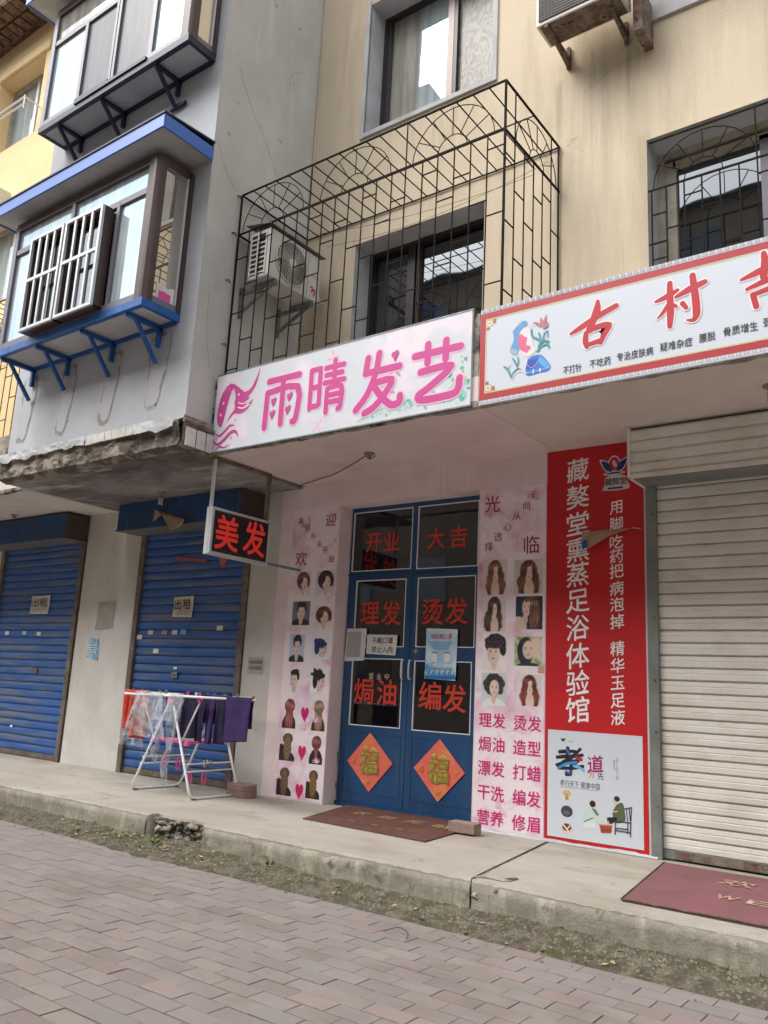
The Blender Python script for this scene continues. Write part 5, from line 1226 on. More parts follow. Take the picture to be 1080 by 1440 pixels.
        g.paint(E(.5, .02, .52, .52, .05), '241c1e', 1 + .2 * g.n(9, 9)); hairp(E(.5, .76, .36, .24, .07)); g.paint(E(.42, .84, .15, .08, .8) * .6, tuple(np.minimum(1, H * 4))); skinp(E(.5, .46, .12, .08, .3), .5); hairp(E(.5, .40, .10, .20, .3, wob=.2), 1.5)
    elif style == 'green':
        g.paint(np.ones_like(g.U), 'c3cba0', 1 + .35 * g.n(20, 18)); g.paint(np.clip(g.n(26, 22, 5) * 1.5, 0, .6), '6f8a4c'); hairp(E(.40, .50, .30, .48, .08), .9); skinp(E(.80, .62, .22, .36, .1), 1.0); face(.52, .54, .22, .31, -.05); g.paint(E(.5, .0, .42, .12, .1), '2a3548')
    b = MB(); w_, h_ = u1 - u0, v1 - v0; nu, nv = g.nu, g.nv
    vs = [(u0 + w_ * i / nu, at, v0 + h_ * j / nv) for j in range(nv + 1) for i in range(nu + 1)]
    fs = [(j * (nu + 1) + i, j * (nu + 1) + i + 1, (j + 1) * (nu + 1) + i + 1, (j + 1) * (nu + 1) + i) for j in range(nv) for i in range(nu) if bgc or g.al[j, i] + g.al[j + 1, i + 1] > .9]
    b.add(vs, fs); o = b.build('portrait', K['photo'], t); me = o.data
    at_ = me.color_attributes.new('Col', 'FLOAT_COLOR', 'POINT'); col = np.ones((len(vs), 4)); col[:, :3] = g.img.reshape(-1, 3); at_.data.foreach_set('color', col.ravel())
    o['label'] = label; return o
PA = W - .004
pl = thing('poster', 'tall pink poster of hairstyle portraits and hearts on the pillar left of the blue door', 'poster', (-5.98, W, .21))
b = MB(); b.box(-6.315, -5.645, PA, W - .0005, .225, 3.30); b.build('sheet', K['pinkposter'], pl)
pr = thing('poster', 'tall pink poster of portraits over a list of services between door and red banner', 'poster', (-3.57, W, .21))
b = MB(); b.box(-3.905, -3.225, PA, W - .0005, .225, 3.27); b.build('sheet', K['pinkposter'], pr)
def petals(t, L, at):
    p = Print('y', at, .0001); random.seed(3)
    for (cx, cz, r) in L:
        for k in range(9):
            a = PI * (.1 + .8 * k / 8); Lr = r * rnd(.7, 1.1)
            p.stroke(curve([(cx, cz), (cx + Lr * .45 * math.cos(a), cz + Lr * .55 * math.sin(a)), (cx + Lr * math.cos(a + .2), cz + Lr * math.sin(a + .2))], 3), [.002, .005, .007, .008, .007, .005, .003], random.choice(('f3dbe6', 'e7a9c6', 'f0cbd9')))
    kind(p.build('printed_flowers', K['print'], t), 'stuff')
petals(pl, [(-5.86, 2.62, .14), (-6.13, 1.93, .10), (-5.80, 1.0, .10), (-5.75, .60, .06), (-5.66, 3.2, .08)], PA - .0006)
petals(pr, [(-3.50, 2.66, .15), (-3.42, 1.05, .14), (-3.84, .28, .07), (-3.30, 3.16, .08)], PA - .0006)
for s, u, v, h in (('迎', -5.766, 3.143, .14), ('欢', -6.161, 2.734, .16), ('美', -6.202, 3.162, .085), ('丽', -6.099, 3.074, .08), ('从', -6.007, 2.987, .08), ('头', -5.906, 2.885, .08), ('开', -5.818, 2.809, .08), ('始', -5.720, 2.711, .08)):
    text(s, u, v, h, 'y', PA - .003, K['plum'], pl, bold=.006 if h < .1 else .012)
for s, u, v, h in (('光', -3.776, 3.133, .16), ('时', -3.327, 3.178, .085), ('尚', -3.419, 3.086, .085), ('从', -3.520, 3.001, .085), ('心', -3.613, 2.901, .085), ('选', -3.708, 2.813, .085), ('择', -3.804, 2.725, .085), ('临', -3.364, 2.718, .165)):
    text(s, u, v, h, 'y', PA - .003, K['plum'], pr, bold=.006 if h < .1 else .012)
for i, (a, c) in enumerate((('理发', '烫发'), ('焗油', '造型'), ('漂发', '打蜡'), ('干洗', '编发'), ('营养', '修眉'))):
    z = 1.149 - i * .2065
    for k, s in enumerate(a): text(s, -3.798 + k * .137, z, .125, 'y', PA - .003, K['pinklet'], pr, bold=.022)
    for k, s in enumerate(c): text(s, -3.452 + k * .137, z - .004, .125, 'y', PA - .003, K['pinklet'], pr, bold=.022)
PL = [(-6.221, 2.32, -5.998, 2.586, 'ded2d0', '5a3230', 'bob', 'short auburn bob portrait'), (-5.920, 2.312, -5.658, 2.589, 'd9cecd', '2c2326', 'bob2', 'black bob portrait'),
      (-6.232, 2.006, -5.980, 2.264, '6e7480', '3a2422', 'suit', 'tousled dark hair portrait'), (-5.917, 1.953, -5.657, 2.204, 'e8dada', '4d2c28', 'bob2', 'brown side bob portrait'),
      (-6.238, 1.614, -6.024, 1.908, 'c5c6dc', '1d1c2c', 'suit', 'short black hair portrait'), (-5.918, 1.644, -5.661, 1.878, 'dfe2ee', '1c2f60', 'spiky', 'spiky blue hair portrait'),
      (-6.243, 1.281, -6.023, 1.542, None, '23231f', 'man', 'cropped hair man portrait'), (-5.909, 1.281, -5.669, 1.565, 'efecec', '1e1e1e', 'spiky', 'tousled black hair portrait'),
      (-6.274, .920, -6.069, 1.225, None, '6e3f38', 'back', 'red hair back view'), (-5.859, .919, -5.667, 1.230, 'e9dcd8', '6f5846', 'back', 'blond half bun back view'),
      (-6.278, .590, -6.057, .870, None, '5f5038', 'braid', 'fishbone braid'), (-5.856, .589, -5.677, .870, None, '5e3730', 'bun', 'auburn bun back view'),
      (-6.283, .242, -6.072, .520, None, '564636', 'braid', 'loose braid'), (-5.873, .251, -5.685, .529, None, '63492a', 'braid', 'side braid')]
for i, (a, c, d, e, g, hcol, st, lb) in enumerate(PL): portrait(pl, a, c, d, e, g, hcol, st, PA - .001, lb, i)
PR_ = [(-3.861, 2.272, -3.607, 2.600, 'd8cfca', '6a4436', 'long', 'long wavy brown hair portrait'), (-3.534, 2.275, -3.247, 2.583, 'cfc8c0', '5a352c', 'long', 'fringe and long auburn hair portrait'),
       (-3.851, 1.937, -3.614, 2.259, 'd8d0cc', '42302c', 'long', 'long curly dark hair portrait'), (-3.513, 1.955, -3.250, 2.250, None, '5e3f30', 'dark', 'straight copper hair portrait on dark blue'),
       (-3.842, 1.590, -3.586, 1.924, 'e9e2e6', '2a1f26', 'short', 'short black pixie portrait'), (-3.520, 1.635, -3.253, 1.893, 'b9c796', '20262f', 'green', 'smiling portrait against leaves'),
       (-3.846, 1.274, -3.593, 1.564, 'c9d2d3', '2b2423', 'wavy', 'curly black hair portrait'), (-3.486, 1.291, -3.250, 1.562, 'e0d9dd', '642f25', 'long', 'long red curls portrait')]
for i, (a, c, d, e, g, hcol, st, lb) in enumerate(PR_): portrait(pr, a, c, d, e, g, hcol, st, PA - .001, lb, 40 + i)
p = Print('y', PA - .0012); p.rect(-3.288, -3.228, 1.575, 1.64, 'c9a78f'); p.build('tape_scrap', K['print'], pr)
for (u, v) in ((-5.954, 1.080), (-5.957, .691), (-5.960, .310)):
    p = Print('y', PA - .001, .0); r = .05
    pts = []
    for k in range(32):
        a = 2 * PI * k / 32; pts.append((u + .0034 * 16 * math.sin(a) ** 3, v + .0056 * (13 * math.cos(a) - 5 * math.cos(2 * a) - 2 * math.cos(3 * a) - math.cos(4 * a)) ))
    p.shape(pts, 'd01f6c'); p.build('heart', K['print'], pl)

rb = thing('banner', 'tall red banner with white brush lettering beside the cream shutter', 'banner', (-2.8, W, .2))
b = MB(); b.box(-3.216, -2.335, W - .006, W - .0005, .215, 3.562); b.build('sheet', K['redposter'], rb)
at = W - .0075
for i, s in enumerate('藏獒堂熏蒸足浴体验馆'): text(s, -2.92, (3.365, 3.118, 2.880, 2.646, 2.427, 2.198, 1.967, 1.732, 1.507, 1.285)[i], .205, 'y', at, K['whitelet'], rb, bold=.011, w=.205, brush=True)
for s, v in zip('用脚吃药把病泡掉精华玉足液', (2.990, 2.847, 2.692, 2.570, 2.443, 2.298, 2.161, 2.019, 1.796, 1.657, 1.519, 1.377, 1.242)): text(s, -2.572, v, .118, 'y', at, K['whitelet'], rb, bold=.009, brush=True)
# lotus emblem
p = Print('y', at, .0002); lx, lz = -2.585, 3.36
for grow, cc in ((1.0, None), (0, 1)):
    for l, c_ in (([(-.02, -.05), (-.075, -.03), (-.115, .055), (-.05, .03), (-.02, -.02)], '1e2f6e'), ([(.02, -.05), (.075, -.03), (.115, .055), (.05, .03), (.02, -.02)], '1e2f6e'), ([(0, -.05), (-.045, .02), (-.02, .075), (.02, .075), (.045, .02)], 'b0262e')):
        q = curve(l + [l[0]], 4)[:-1]
        if grow:
            m_ = (sum(a for a, _ in q) / len(q), sum(b_ for _, b_ in q) / len(q)); q = [(m_[0] + (a - m_[0]) * 1.30, m_[1] + (b_ - m_[1]) * 1.25) for a, b_ in q]; p.shape([(lx + a, lz + b_) for a, b_ in q], 'd9cfd8')
        else: p.shape([(lx + a, lz + b_) for a, b_ in q], c_)
p.ell(lx, lz - .065, .10, .016, 'd9cfd8'); p.ell(lx, lz - .062, .075, .008, '1e2f6e'); p.ell(lx + .004, lz + .02, .018, .035, 'e3b9b6', rot=.4); p.build('lotus_emblem', K['print'], rb)
p = Print('y', at, .0003); pts = curve([(-.12, -.065), (-.10, -.02), (-.085, .05), (0, .065), (.085, .05), (.10, .01), (.125, -.04), (.115, -.065), (0, -.075)] + [(-.12, -.065)], 3)[:-1]
p.shape([(-2.575 + a, 3.215 + b_) for a, b_ in pts], 'cfc8c4'); p.rect(-2.645, -2.51, 3.155, 3.172, '34405e'); p.build('name_plate_print', K['print'], rb)
for i, s in enumerate('藏獒堂'): text(s, -2.637 + i * .066, 3.222, .065, 'y', at - .002, K['black'], rb, 'small_character', bold=.012)
# loose torn flap hanging over the banner
b = MB()
b.add([(-2.87, 6.70, 2.795), (-2.43, 6.715, 2.80), (-2.80, 6.66, 2.635), (-2.86, 6.67, 2.66), (-2.62, 6.67, 2.735)], [(0, 1, 4), (0, 4, 2, 3)])
b.build('torn_flap', K['tarp'], rb, solid=.002)
b = MB(); b.add([(-2.863, 6.665, 2.70), (-2.81, 6.655, 2.72), (-2.80, 6.65, 2.65), (-2.85, 6.655, 2.63)], [(0, 1, 2, 3)]); b.build('flap_corner', K['bluesteel'], rb, solid=.002)
b = MB(); b.path([(-2.43, 6.71, 2.80), (-2.36, 6.72, 2.79)], .003, 4); b.build('tear_line', K['paper_old'], rb)
# white inset poster
ip = thing('poster', 'white poster of a foot bath scene with large blue brush character on the red banner', 'poster', (-2.78, W, .25))
a2 = W - .0075
b = MB(); b.box(-3.186, -2.372, a2 - .001, W - .0062, .255, 1.108); b.build('sheet', K['sign2white'], ip)
at = a2 - .0018
text('孝', -2.99, .865, .225, 'y', at, K['black'], ip, bold=.022, w=.25, brush=True)
p = Print('y', at - .001, .0002)
for l, w_, c_ in (([(-3.09, .80), (-3.02, .84), (-2.93, .86)], .022, '3d8fd0'), ([(-2.95, .83), (-2.90, .82), (-2.865, .80)], .022, '6fb6e2'), ([(-3.01, .95), (-2.99, .92)], .022, '3b6fc0'), ([(-2.93, .90), (-2.885, .885)], .028, 'b02a50'), ([(-3.02, .78), (-2.99, .765), (-2.97, .79)], .018, '3550a8')):
    p.stroke(curve(l, 4), w_, c_)
p.build('watercolour_wash', K['print'], ip)
text('道', -2.765, .862, .135, 'y', at, K['plum'], ip, bold=.02, brush=True); text('为', -2.80, .775, .05, 'y', at, K['orangelet'], ip); text('先', -2.72, .77, .055, 'y', at, K['black'], ip, bold=.01)
text('孝行天下 健康中国', -2.90, .686, .05, 'y', at, K['black'], ip, 'lettering', w=.345, line=True)
p = Print('y', at, .0001); p.rect(-3.075, -2.74, .652, .655, '8a8a90'); p.rect(-3.06, -3.045, 1.02, 1.035, '3a3f50'); p.shape([(-3.075, 1.04), (-3.02, 1.045), (-3.045, 1.015)], '3a3f50'); p.rect(-3.0, -2.96, 1.02, 1.026, 'a0a4a8')
for i in range(9): p.rect(-2.588 + rnd(-.005, .005), -2.575 + rnd(-.004, .006), .80 + i * .015, .805 + i * .015, '8b8890')
for i in range(6): p.rect(-2.612, -2.600, .83 + i * .014, .835 + i * .014, '6b6870')
p.ell(-2.583, .775, .012, .016, 'd9a9a9', n=8); p.build('fine_print', K['print'], ip)['kind'] = 'stuff'
for (cz, cols) in ((.600, ('e6ded2', 'b99068')), (.465, ('3b3742', '58545c')), (.335, ('dcd0c4', '6e4030'))):
    p = Print('y', at, .0003); p.ell(-3.012, cz, .052, .045, cols[0]); p.ell(-3.012, cz + .006, .040, .030, cols[1] if cz != .6 else 'd9c4a4')
    if cz == .6:
        for k in range(5): a = PI * (.15 + .7 * k / 4); p.stroke([(-3.012, cz - .02), (-3.012 + .04 * math.cos(a), cz + .035 * math.sin(a))], .003, 'a9865c')
        p.ell(-3.012, cz - .03, .016, .014, cols[1])
    elif cz < .4:
        p.stroke([(-3.04, cz + .02), (-3.0, cz - .02)], .012, 'ece4dc'); p.stroke([(-2.985, cz + .02), (-3.01, cz - .01)], .010, 'ece4dc')
    else: p.ell(-3.012, cz + .012, .034, .014, '3c3468'); p.ell(-3.012, cz - .012, .03, .02, '65636a')
    p.build('herb_picture', K['print'], ip)
p = Print('y', at, .0003)   # kneeling figure in pale gown
def Qi(l): return [(-3.186 + (a - 80) * .000905, .255 + (1080 - b_ - (a - 80) * .12 * .0) * .00088 + .0) for a, b_ in l]
def Qp(l):   # poster picture coordinates: undo the slant of the lower edge
    return [(-3.186 + (a - 80) * .000910, .255 + ((1035 + (a - 80) * .165) - b_) * .00086) for a, b_ in l]
p.shape(Qp(curve([(420, 900), (440, 830), (500, 790), (560, 850), (640, 930), (640, 960), (540, 930), (470, 930), (430, 960)] + [(420, 900)], 3)[:-1]), 'c9ddd8')
p.shape(Qp([(420, 960), (450, 985), (520, 975), (550, 995), (540, 930), (440, 920)]), 'dde6e4'); p.stroke(Qp([(440, 920), (520, 890)]), .008, '5e8578'); p.stroke(Qp([(525, 810), (560, 860)]), .022, '5c8070')
p.ell(*Qp([(535, 785)])[0], .020, .024, 'e3cfc0'); p.ell(*Qp([(517, 765)])[0], .026, .026, '2a2527'); p.stroke(Qp([(580, 890), (650, 935)]), .012, 'e6d8cc'); p.build('kneeling_figure_print', K['print'], ip)
p = Print('y', at, .0003)   # seated figure, chair, tub
p.shape(Qp(curve([(700, 840), (740, 780), (790, 770), (810, 850), (810, 930), (720, 940), (700, 870)] + [(700, 840)], 3)[:-1]), '5d6648'); p.shape(Qp([(650, 890), (740, 890), (740, 920), (690, 950), (650, 940)]), '26282e')
p.stroke(Qp([(660, 930), (655, 960)]), .014, 'dcc0ae'); p.ell(*Qp([(722, 755)])[0], .017, .022, 'dcc7b8'); p.ell(*Qp([(740, 730)])[0], .024, .020, '33302f'); p.stroke(Qp([(700, 845), (745, 840)]), .008, 'd9c9bb')
for l in (([(825, 825), (835, 930)]), ([(848, 818), (858, 930)]), ([(870, 812), (862, 930)]), ([(805, 822), (872, 812)]), ([(715, 925), (865, 945)]), ([(725, 930), (722, 1040)]), ([(835, 945), (835, 1035)]), ([(862, 940), (858, 1065)]), ([(725, 985), (835, 1000)]), ([(725, 1005), (858, 1030)])): p.stroke(Qp(l), .0075, '38424a')
p.build('seated_figure_print', K['print'], ip)
p = Print('y', at - .001, .0003); p.shape(Qp([(580, 955), (695, 965), (685, 1030), (595, 1025)]), 'a5483a'); p.stroke(Qp([(580, 955), (695, 967)]), .010, 'c4705a'); p.stroke(Qp([(590, 1000), (690, 1008)]), .005, '7c2f28'); p.build('foot_tub_print', K['print'], ip)

# fu diamonds, notices on the door
def fu(cx, cz, r, tilt, label):
    t = thing('fortune_card', label, 'paper decoration', (cx, YD, cz), 'square red fortune cards on the blue door')
    b = MB(); c, s = math.cos(tilt), math.sin(tilt)
    pts = [(cx + (x * c - z * s), cz + (x * s + z * c)) for x, z in ((0, r), (r, 0), (0, -r), (-r, 0))]; n = 4
    b.add([(p[0], YD - .010, p[1]) for p in pts] + [(p[0], YD - .0045, p[1]) for p in pts], [(0, 1, 2, 3), (4, 7, 6, 5)] + [(i, (i + 1) % 4, 4 + (i + 1) % 4, 4 + i) for i in range(4)]); b.build('card', K['fu'], t)
    p = Print('y', YD - .0108, .0002)
    for k, a in enumerate((0, PI / 2, PI, 1.5 * PI)):
        u, v = cx + r * .80 * math.sin(a), cz + r * .80 * math.cos(a)
        if k in (1, 2, 3):
            for _ in range(16): p.ell(u * 1.0 + (cx - u) * .12 + rnd(-.025, .025), v + (cz - v) * .12 + rnd(-.025, .025), rnd(.010, .018), .005, random.choice(('d99a4e', 'cfa04f', 'e08a4a')), rot=rnd(0, 3), n=7)
    kind(p.build('gilt_pattern', K['print'], t), 'stuff')
    # raised gold character, drawn as plump strokes
    b = MB()
    def blobg(x, z, rx, rz): b.lathe([(rx, 0), (rx * .9, -.004), (rx * .5, -.006), (0, -.0065)], (0, 0, 0), 14, 'y')
    for (x, z, rx, rz) in ((-.045, .095, .026, .026), (.035, .085, .036, .030), (-.055, .03, .032, .050), (-.06, -.04, .030, .045), (.035, .035, .034, .03), (.035, -.045, .062, .052), (-.01, -.075, .045, .03), (.07, .06, .022, .03)):
        n0 = len(b.v); blobg(x, z, 1, 1)
        for i in range(n0, len(b.v)): q = b.v[i]; b.v[i] = (cx + x * 1.25 + q[0] * rx * 1.25, YD - .0112 + q[1] * 1.0, cz + z * 1.25 + q[2] * rz * 1.25)
    b.build('raised_emblem', K['gold'], t, smooth=True)
    text('福', cx, cz - .002, .24, 'y', YD - .0185, K['golddark'], t, bold=.003, depth=.0)
    return t
fu(-5.222, .652, .285, .03, 'left red and gold diamond fortune card, on the left door leaf')
fu(-4.398, .650, .285, .0, 'right red and gold diamond fortune card, on the right door leaf')
def sheet(label, cat, pts, y, m, name, curl=.004, lines=None, grp=None):
    """a paper with slightly lifted corners; pts: four corners (x, z)"""
    t = thing(name, label, cat, (pts[0][0], y, pts[0][1]), grp); b = MB()
    def fn(u, v):
        a = [pts[0][i] * (1 - u) * (1 - v) + pts[1][i] * u * (1 - v) + pts[2][i] * u * v + pts[3][i] * (1 - u) * v for i in (0, 1)]
        return (a[0], y - curl * abs((u - .5) * 2) ** 3 * abs((v - .5) * 2) - .001 * math.sin(u * 7), a[1])
    b.grid(fn, 8, 8); b.build('sheet', m, t)
    return t
t = sheet('printed grey form on white paper taped to the left edge of the blue door', 'notice', [(-5.625, 1.642), (-5.36, 1.655), (-5.345, 1.985), (-5.61, 1.985)], YD - .006, K['paper'], 'notice_sheet')
p = Print('y', YD - .0085, .00005); p.rect(-5.60, -5.42, 1.69, 1.95, '9b9b9b'); [p.rect(-5.598, -5.422, 1.70 + i * .018, 1.711 + i * .018, 'b3b3b3') for i in range(14)]; p.rect(-5.47, -5.468, 1.69, 1.95, '777777'); p.build('printed_form', K['print'], t)
t = sheet('white sheet with two handwritten lines about masks on the blue door', 'notice', [(-5.335, 1.725), (-4.96, 1.712), (-4.945, 1.918), (-5.335, 1.922)], YD - .009, K['paper'], 'notice_sheet')
text('不戴口罩', -5.135, 1.862, .065, 'y', YD - .0125, K['black'], t, 'lettering', w=.265, line=True); text('禁止入内', -5.135, 1.770, .065, 'y', YD - .0125, K['black'], t, 'lettering', w=.265, line=True)
t = sheet('blue and white health poster on the right door leaf', 'notice', [(-4.60, 1.495), (-4.245, 1.485), (-4.235, 1.975), (-4.598, 1.985)], YD - .006, M('pale_blue_print', hx('a9d2ee'), .4, hx('d9ebf5'), scale=5, lo=.4, hi=.6, grain=.02, spots=hx('3f9ad8'), sp_scale=4, sp_lo=.55, sp_hi=.66), 'notice_sheet')
p = Print('y', YD - .011, .0001); p.rect(-4.595, -4.245, 1.495, 1.525, '1f78c8')
for i in range(17): p.rect(-4.59 + i * .02, -4.578 + i * .02, 1.525, 1.545 + .022 * (i * 7 % 3), '3a8fd4')
for (u, v) in ((-4.49, 1.70), (-4.345, 1.70)): p.rect(u - .035, u + .035, v - .04, v + .04, 'e9eef2'); p.rect(u - .03, u + .03, v + .045, v + .052, '4f6b80')
for i in range(4): p.rect(-4.57 + .02 * i, -4.28 - .02 * i, 1.845 - i * .02, 1.851 - i * .02, '7fb4da')
for i in range(2): p.rect(-4.57, -4.28, 1.60 - i * .014, 1.605 - i * .014, '6d97b4')
p.build('printed_panel', K['print'], t)
text('请佩戴口罩', -4.42, 1.905, .05, 'y', YD - .013, K['redlet'], t, 'lettering', w=.24, line=True)

# ================================================================== LED SIGN
XL = -6.13
t = thing('led_sign', 'small black light sign with two red characters hung under the canopy by the pillar', 'led sign', (XL, 5.8, 2.6))
y0, y1, z0, z1 = 5.365, 6.175, 2.575, 3.045
b = MB(); b.box(XL - .085, XL, y0, y1, z0, z1); b.build('case', K['metalwhite'], t, bevel=.006)
b = MB(); b.box(XL, XL + .004, y0 + .03, y1 - .03, z0 + .03, z1 - .03); b.build('black_face', K['black'], t)
text('美', 5.575, (z0 + z1) / 2, .34, 'x', XL + .008, K['led'], t, bold=.035, w=.30); text('发', 5.955, (z0 + z1) / 2 + .01, .34, 'x', XL + .008, K['led'], t, bold=.035, w=.30)
b = MB()
for i in range(30):
    for z in (z0 + .045, z1 - .045): y = y0 + .05 + i * .0245; b.box(XL + .004, XL + .007, y, y + .006, z, z + .006)
kind(b.build('lamp_dots', K['rust'], t), 'stuff')
b = MB()
for gy in range(52):
    for gz_ in range(28):
        y, z = y0 + .05 + gy * .0138, z0 + .05 + gz_ * .0136
        b.add([(XL + .0095, y, z), (XL + .0095, y + .0035, z), (XL + .0095, y + .0035, z + .0035), (XL + .0095, y, z + .0035)], [(0, 1, 2, 3)])
kind(b.build('lamp_dots', M('dark_lamp_dots', hx('4a1a18'), .4, grain=0), t), 'stuff')
b = MB(); b.bar((XL - .04, y0 + .01, z0), (XL - .04, y0 + .01, SF), .028, .028, (1, 0, 0)); b.build('hanger', K['metalwhite'], t)
b = MB(); b.bar((XL - .04, y1 - .03, z1), (XL - .04, y1 - .03, SF - .03), .035, .035, (1, 0, 0)); b.build('hanger', K['rust'], t)
b = MB(); b.bar((XL - .04, 5.36, SF - .02), (XL - .04, y1 - .01, SF - .02), .035, .035); b.build('top_angle', K['rust'], t)
b = MB(); b.bar((XL - .04, y1, z0 + .03), (XL - .04, W + .01, z0 + .03), .025, .025); b.build('wall_stay', K['rail'], t)

# lamps under the canopies with cable
def bulb(x, y, z, label, spiral=True):
    t = thing('ceiling_lamp', label, 'lamp', (x, y, z))
    b = MB(); b.lathe([(.0, 0), (.055, 0), (.052, -.012), (.025, -.02), (.022, -.05), (.0, -.05)], (x, y, z), 16); b.build('holder', K['cflbase'], t, smooth=False)
    if spiral:
        b = MB(); pts = [(x + .024 * math.cos(a), y + .024 * math.sin(a), z - .075 - a * .0032) for a in [i * .45 for i in range(60)]]; b.path(pts, .0075, 6); b.build('spiral_tube', K['cfl'], t, smooth=True)
        b = MB(); b.lathe([(0, -.045), (.024, -.045), (.026, -.075), (0, -.075)], (x, y, z), 12); b.build('lamp_base', K['cflbase'], t)
bulb(-7.90, 6.10, 3.535, 'dusty spiral bulb under the stained slab before the blue hood'); bulb(-1.15, 5.92, SF, 'spiral bulb under the cream canopy beside the shutter hood'); bulb(-4.72, 6.0, SF, 'empty ceiling lamp socket on the pink canopy with a cable', False)
bulb(-11.3, 6.2, SF, 'lamp socket under the far left canopy', False)
b = MB(); b.path(curve([(-4.76, 6.0, SF - .02), (-4.95, 6.03, SF - .075), (-5.3, 6.2, SF - .085), (-5.7, 6.45, SF - .03), (-6.1, 6.6, SF - .02), (-6.45, 6.70, SF - .03)], 6), .0055, 5); b.path(curve([(-4.72, 6.0, SF - .03), (-4.69, 5.97, SF - .07), (-4.65, 6.0, SF - .04), (-4.68, 6.04, SF - .02)], 5), .005, 5)
tag(b.build('cable', K['wire']), 'thin loose cable sagging under the pink canopy to the pillar', 'cable')

# papers on shutters and piers
def chu(x0, x1, z0, z1, label, y):
    t = sheet(label, 'notice', [(x0, z0), (x1, z0 - .01), (x1 + .01, z1), (x0 + .01, z1 - .005)], y, K['paper_old'], 'rental_notice', .008, None, 'for rent notices on the blue shutters')
    text('出租', (x0 + x1) / 2, z1 - .10, .125, 'y', y - .014, K['black'], t, 'lettering', bold=.02, w=(x1 - x0) * .82, line=True)
    p = Print('y', y - .012); [p.rect(x0 + .04, x1 - .04, z0 + .03 + i * .022, z0 + .036 + i * .022, '77726a') for i in range(3)]; p.build('small_print', K['print'], t)
ysh = W + .010
chu(-8.25, -7.89, 2.12, 2.37, 'yellowed for rent notice on the blue shutter behind the rack', ysh); chu(-11.45, -10.98, 2.20, 2.46, 'faded for rent notice with curled corner on the leftmost blue shutter', ysh)
stk = [(-8.85, 1.87, 'cfd0c8', 'small white sticker at the left of the sticker row on the near blue shutter'), (-8.64, 1.93, 'bdb8a8', 'worn beige sticker second from the left on the near blue shutter'), (-8.37, 1.93, '8b8c90', 'grey sticker in the middle of the row on the near blue shutter'), (-8.18, 1.93, 'cdc9bd', 'cream sticker right of the grey one on the near blue shutter'), (-8.02, 1.935, '6fa8dc', 'light blue sticker at the right of the row on the near blue shutter'),
       (-8.50, 1.70, 'd9dad6', 'white torn sticker below the sticker row on the near blue shutter'), (-7.38, 1.98, 'd3d5d6', 'white label high on the right of the near blue shutter'), (-8.10, 1.50, 'e0e3e6', 'tiny white label above the lock plate of the near blue shutter'),
       (-11.53, .60, 'e0e3e6', 'white label low on the far left shutter'), (-12.0, 1.92, 'd9dad6', 'white sticker at the left of the far shutter'), (-11.53, 1.92, 'b9bcc0', 'grey sticker in the middle of the far shutter'), (-11.15, 1.91, 'cdc9bd', 'cream sticker at the right of the far shutter')]
for i, (x, z, c_, lb) in enumerate(stk):
    s = .045 if i not in (7, 8) else .026
    p = Print('y', ysh - .001, 0); p.shape([(x - s * 1.2, z - s * .6), (x + s * 1.1, z - s * .65), (x + s * 1.15, z + s * .5), (x + s * .2, z + s * .62), (x - s * 1.15, z + s * .55)], c_)
    tag(p.build('sticker', K['print']), lb, 'sticker', 'small stickers on the blue shutters')
b = MB(); b.box(-8.155, -8.045, ysh - .012, ysh - .002, 1.385, 1.45); b.build('lock_plate', K['galv'], s1); b = MB(); b.lathe([(.013, 0), (.010, -.008), (0, -.008)], (-8.10, ysh - .012, 1.418), 10, 'y'); b.build('keyhole', K['rust'], s1)
b = MB(); b.box(-11.15, -11.06, ysh - .012, ysh - .002, 1.36, 1.43); b.build('lock_plate', K['rust'], s2)
yp = W - .004
t = sheet('small light blue flyer with torn foot on the grey pier between blue shutters', 'flyer', [(-9.90, 1.60), (-9.66, 1.56), (-9.68, 1.84), (-9.88, 1.85)], yp, M('light_blue_flyer', hx('5fa9d0'), .6, hx('cfd9dc'), scale=9, lo=.45, hi=.55, grain=.05), 'flyer', .01)
p = Print('y', yp - .012); [p.rect(-9.86, -9.70, 1.66 + i * .03, 1.672 + i * .03, 'e3eef2') for i in range(4)]; p.build('printed_lines', K['print'], t)
b = MB(); b.quad((-9.80, yp, 1.96), (-9.42, yp, 1.98), (-9.40, yp, 2.34), (-9.78, yp, 2.33)); tag(b.build('paint_patch', M('grey_overpaint', hx('a3a19c'), .95, hx('b3aea4'), scale=9, lo=.4, hi=.6)), 'dull grey overpainted square on the pier between the blue shutters', 'paint patch')
t = sheet('grey stencilled notice patch on the pier left of the pink pillar', 'notice', [(-6.86, 1.47), (-6.62, 1.47), (-6.62, 1.655), (-6.86, 1.655)], W - .0005, M('stencil_patch', hx('a8a6a2'), .95, hx('b9b6b0'), scale=30), 'painted_notice', .001)
for k in range(2): text('通下水道'[k * 2:k * 2 + 2], -6.74, 1.60 - k * .07, .05, 'y', W - .0035, K['greyprint'], t, 'lettering', w=.15, line=True) if False else None
p = Print('y', W - .0035)
for k in range(2):
    for i in range(9): p.rect(-6.835 + i * .023, -6.822 + i * .023, 1.515 + k * .065, 1.55 + k * .065 + .006 * (i % 3), '77756f')
p.build('stencil_marks', K['print'], t)
# red strips left on the shutter
p = Print('y', ysh - .001, 0); p.shape([(-8.31, 2.83), (-7.73, 2.775), (-7.72, 2.815), (-8.30, 2.875)], 'a0453f'); tag(p.build('paper_strip', K['print']), 'torn red paper strip across the near blue shutter', 'paper strip')
p = Print('y', ysh - .001, 0); p.shape([(-7.52, 2.83), (-7.32, 2.84), (-7.43, 2.68)], 'b5605a'); tag(p.build('paper_scrap', K['print']), 'red triangular paper scrap below the black light sign', 'paper scrap')
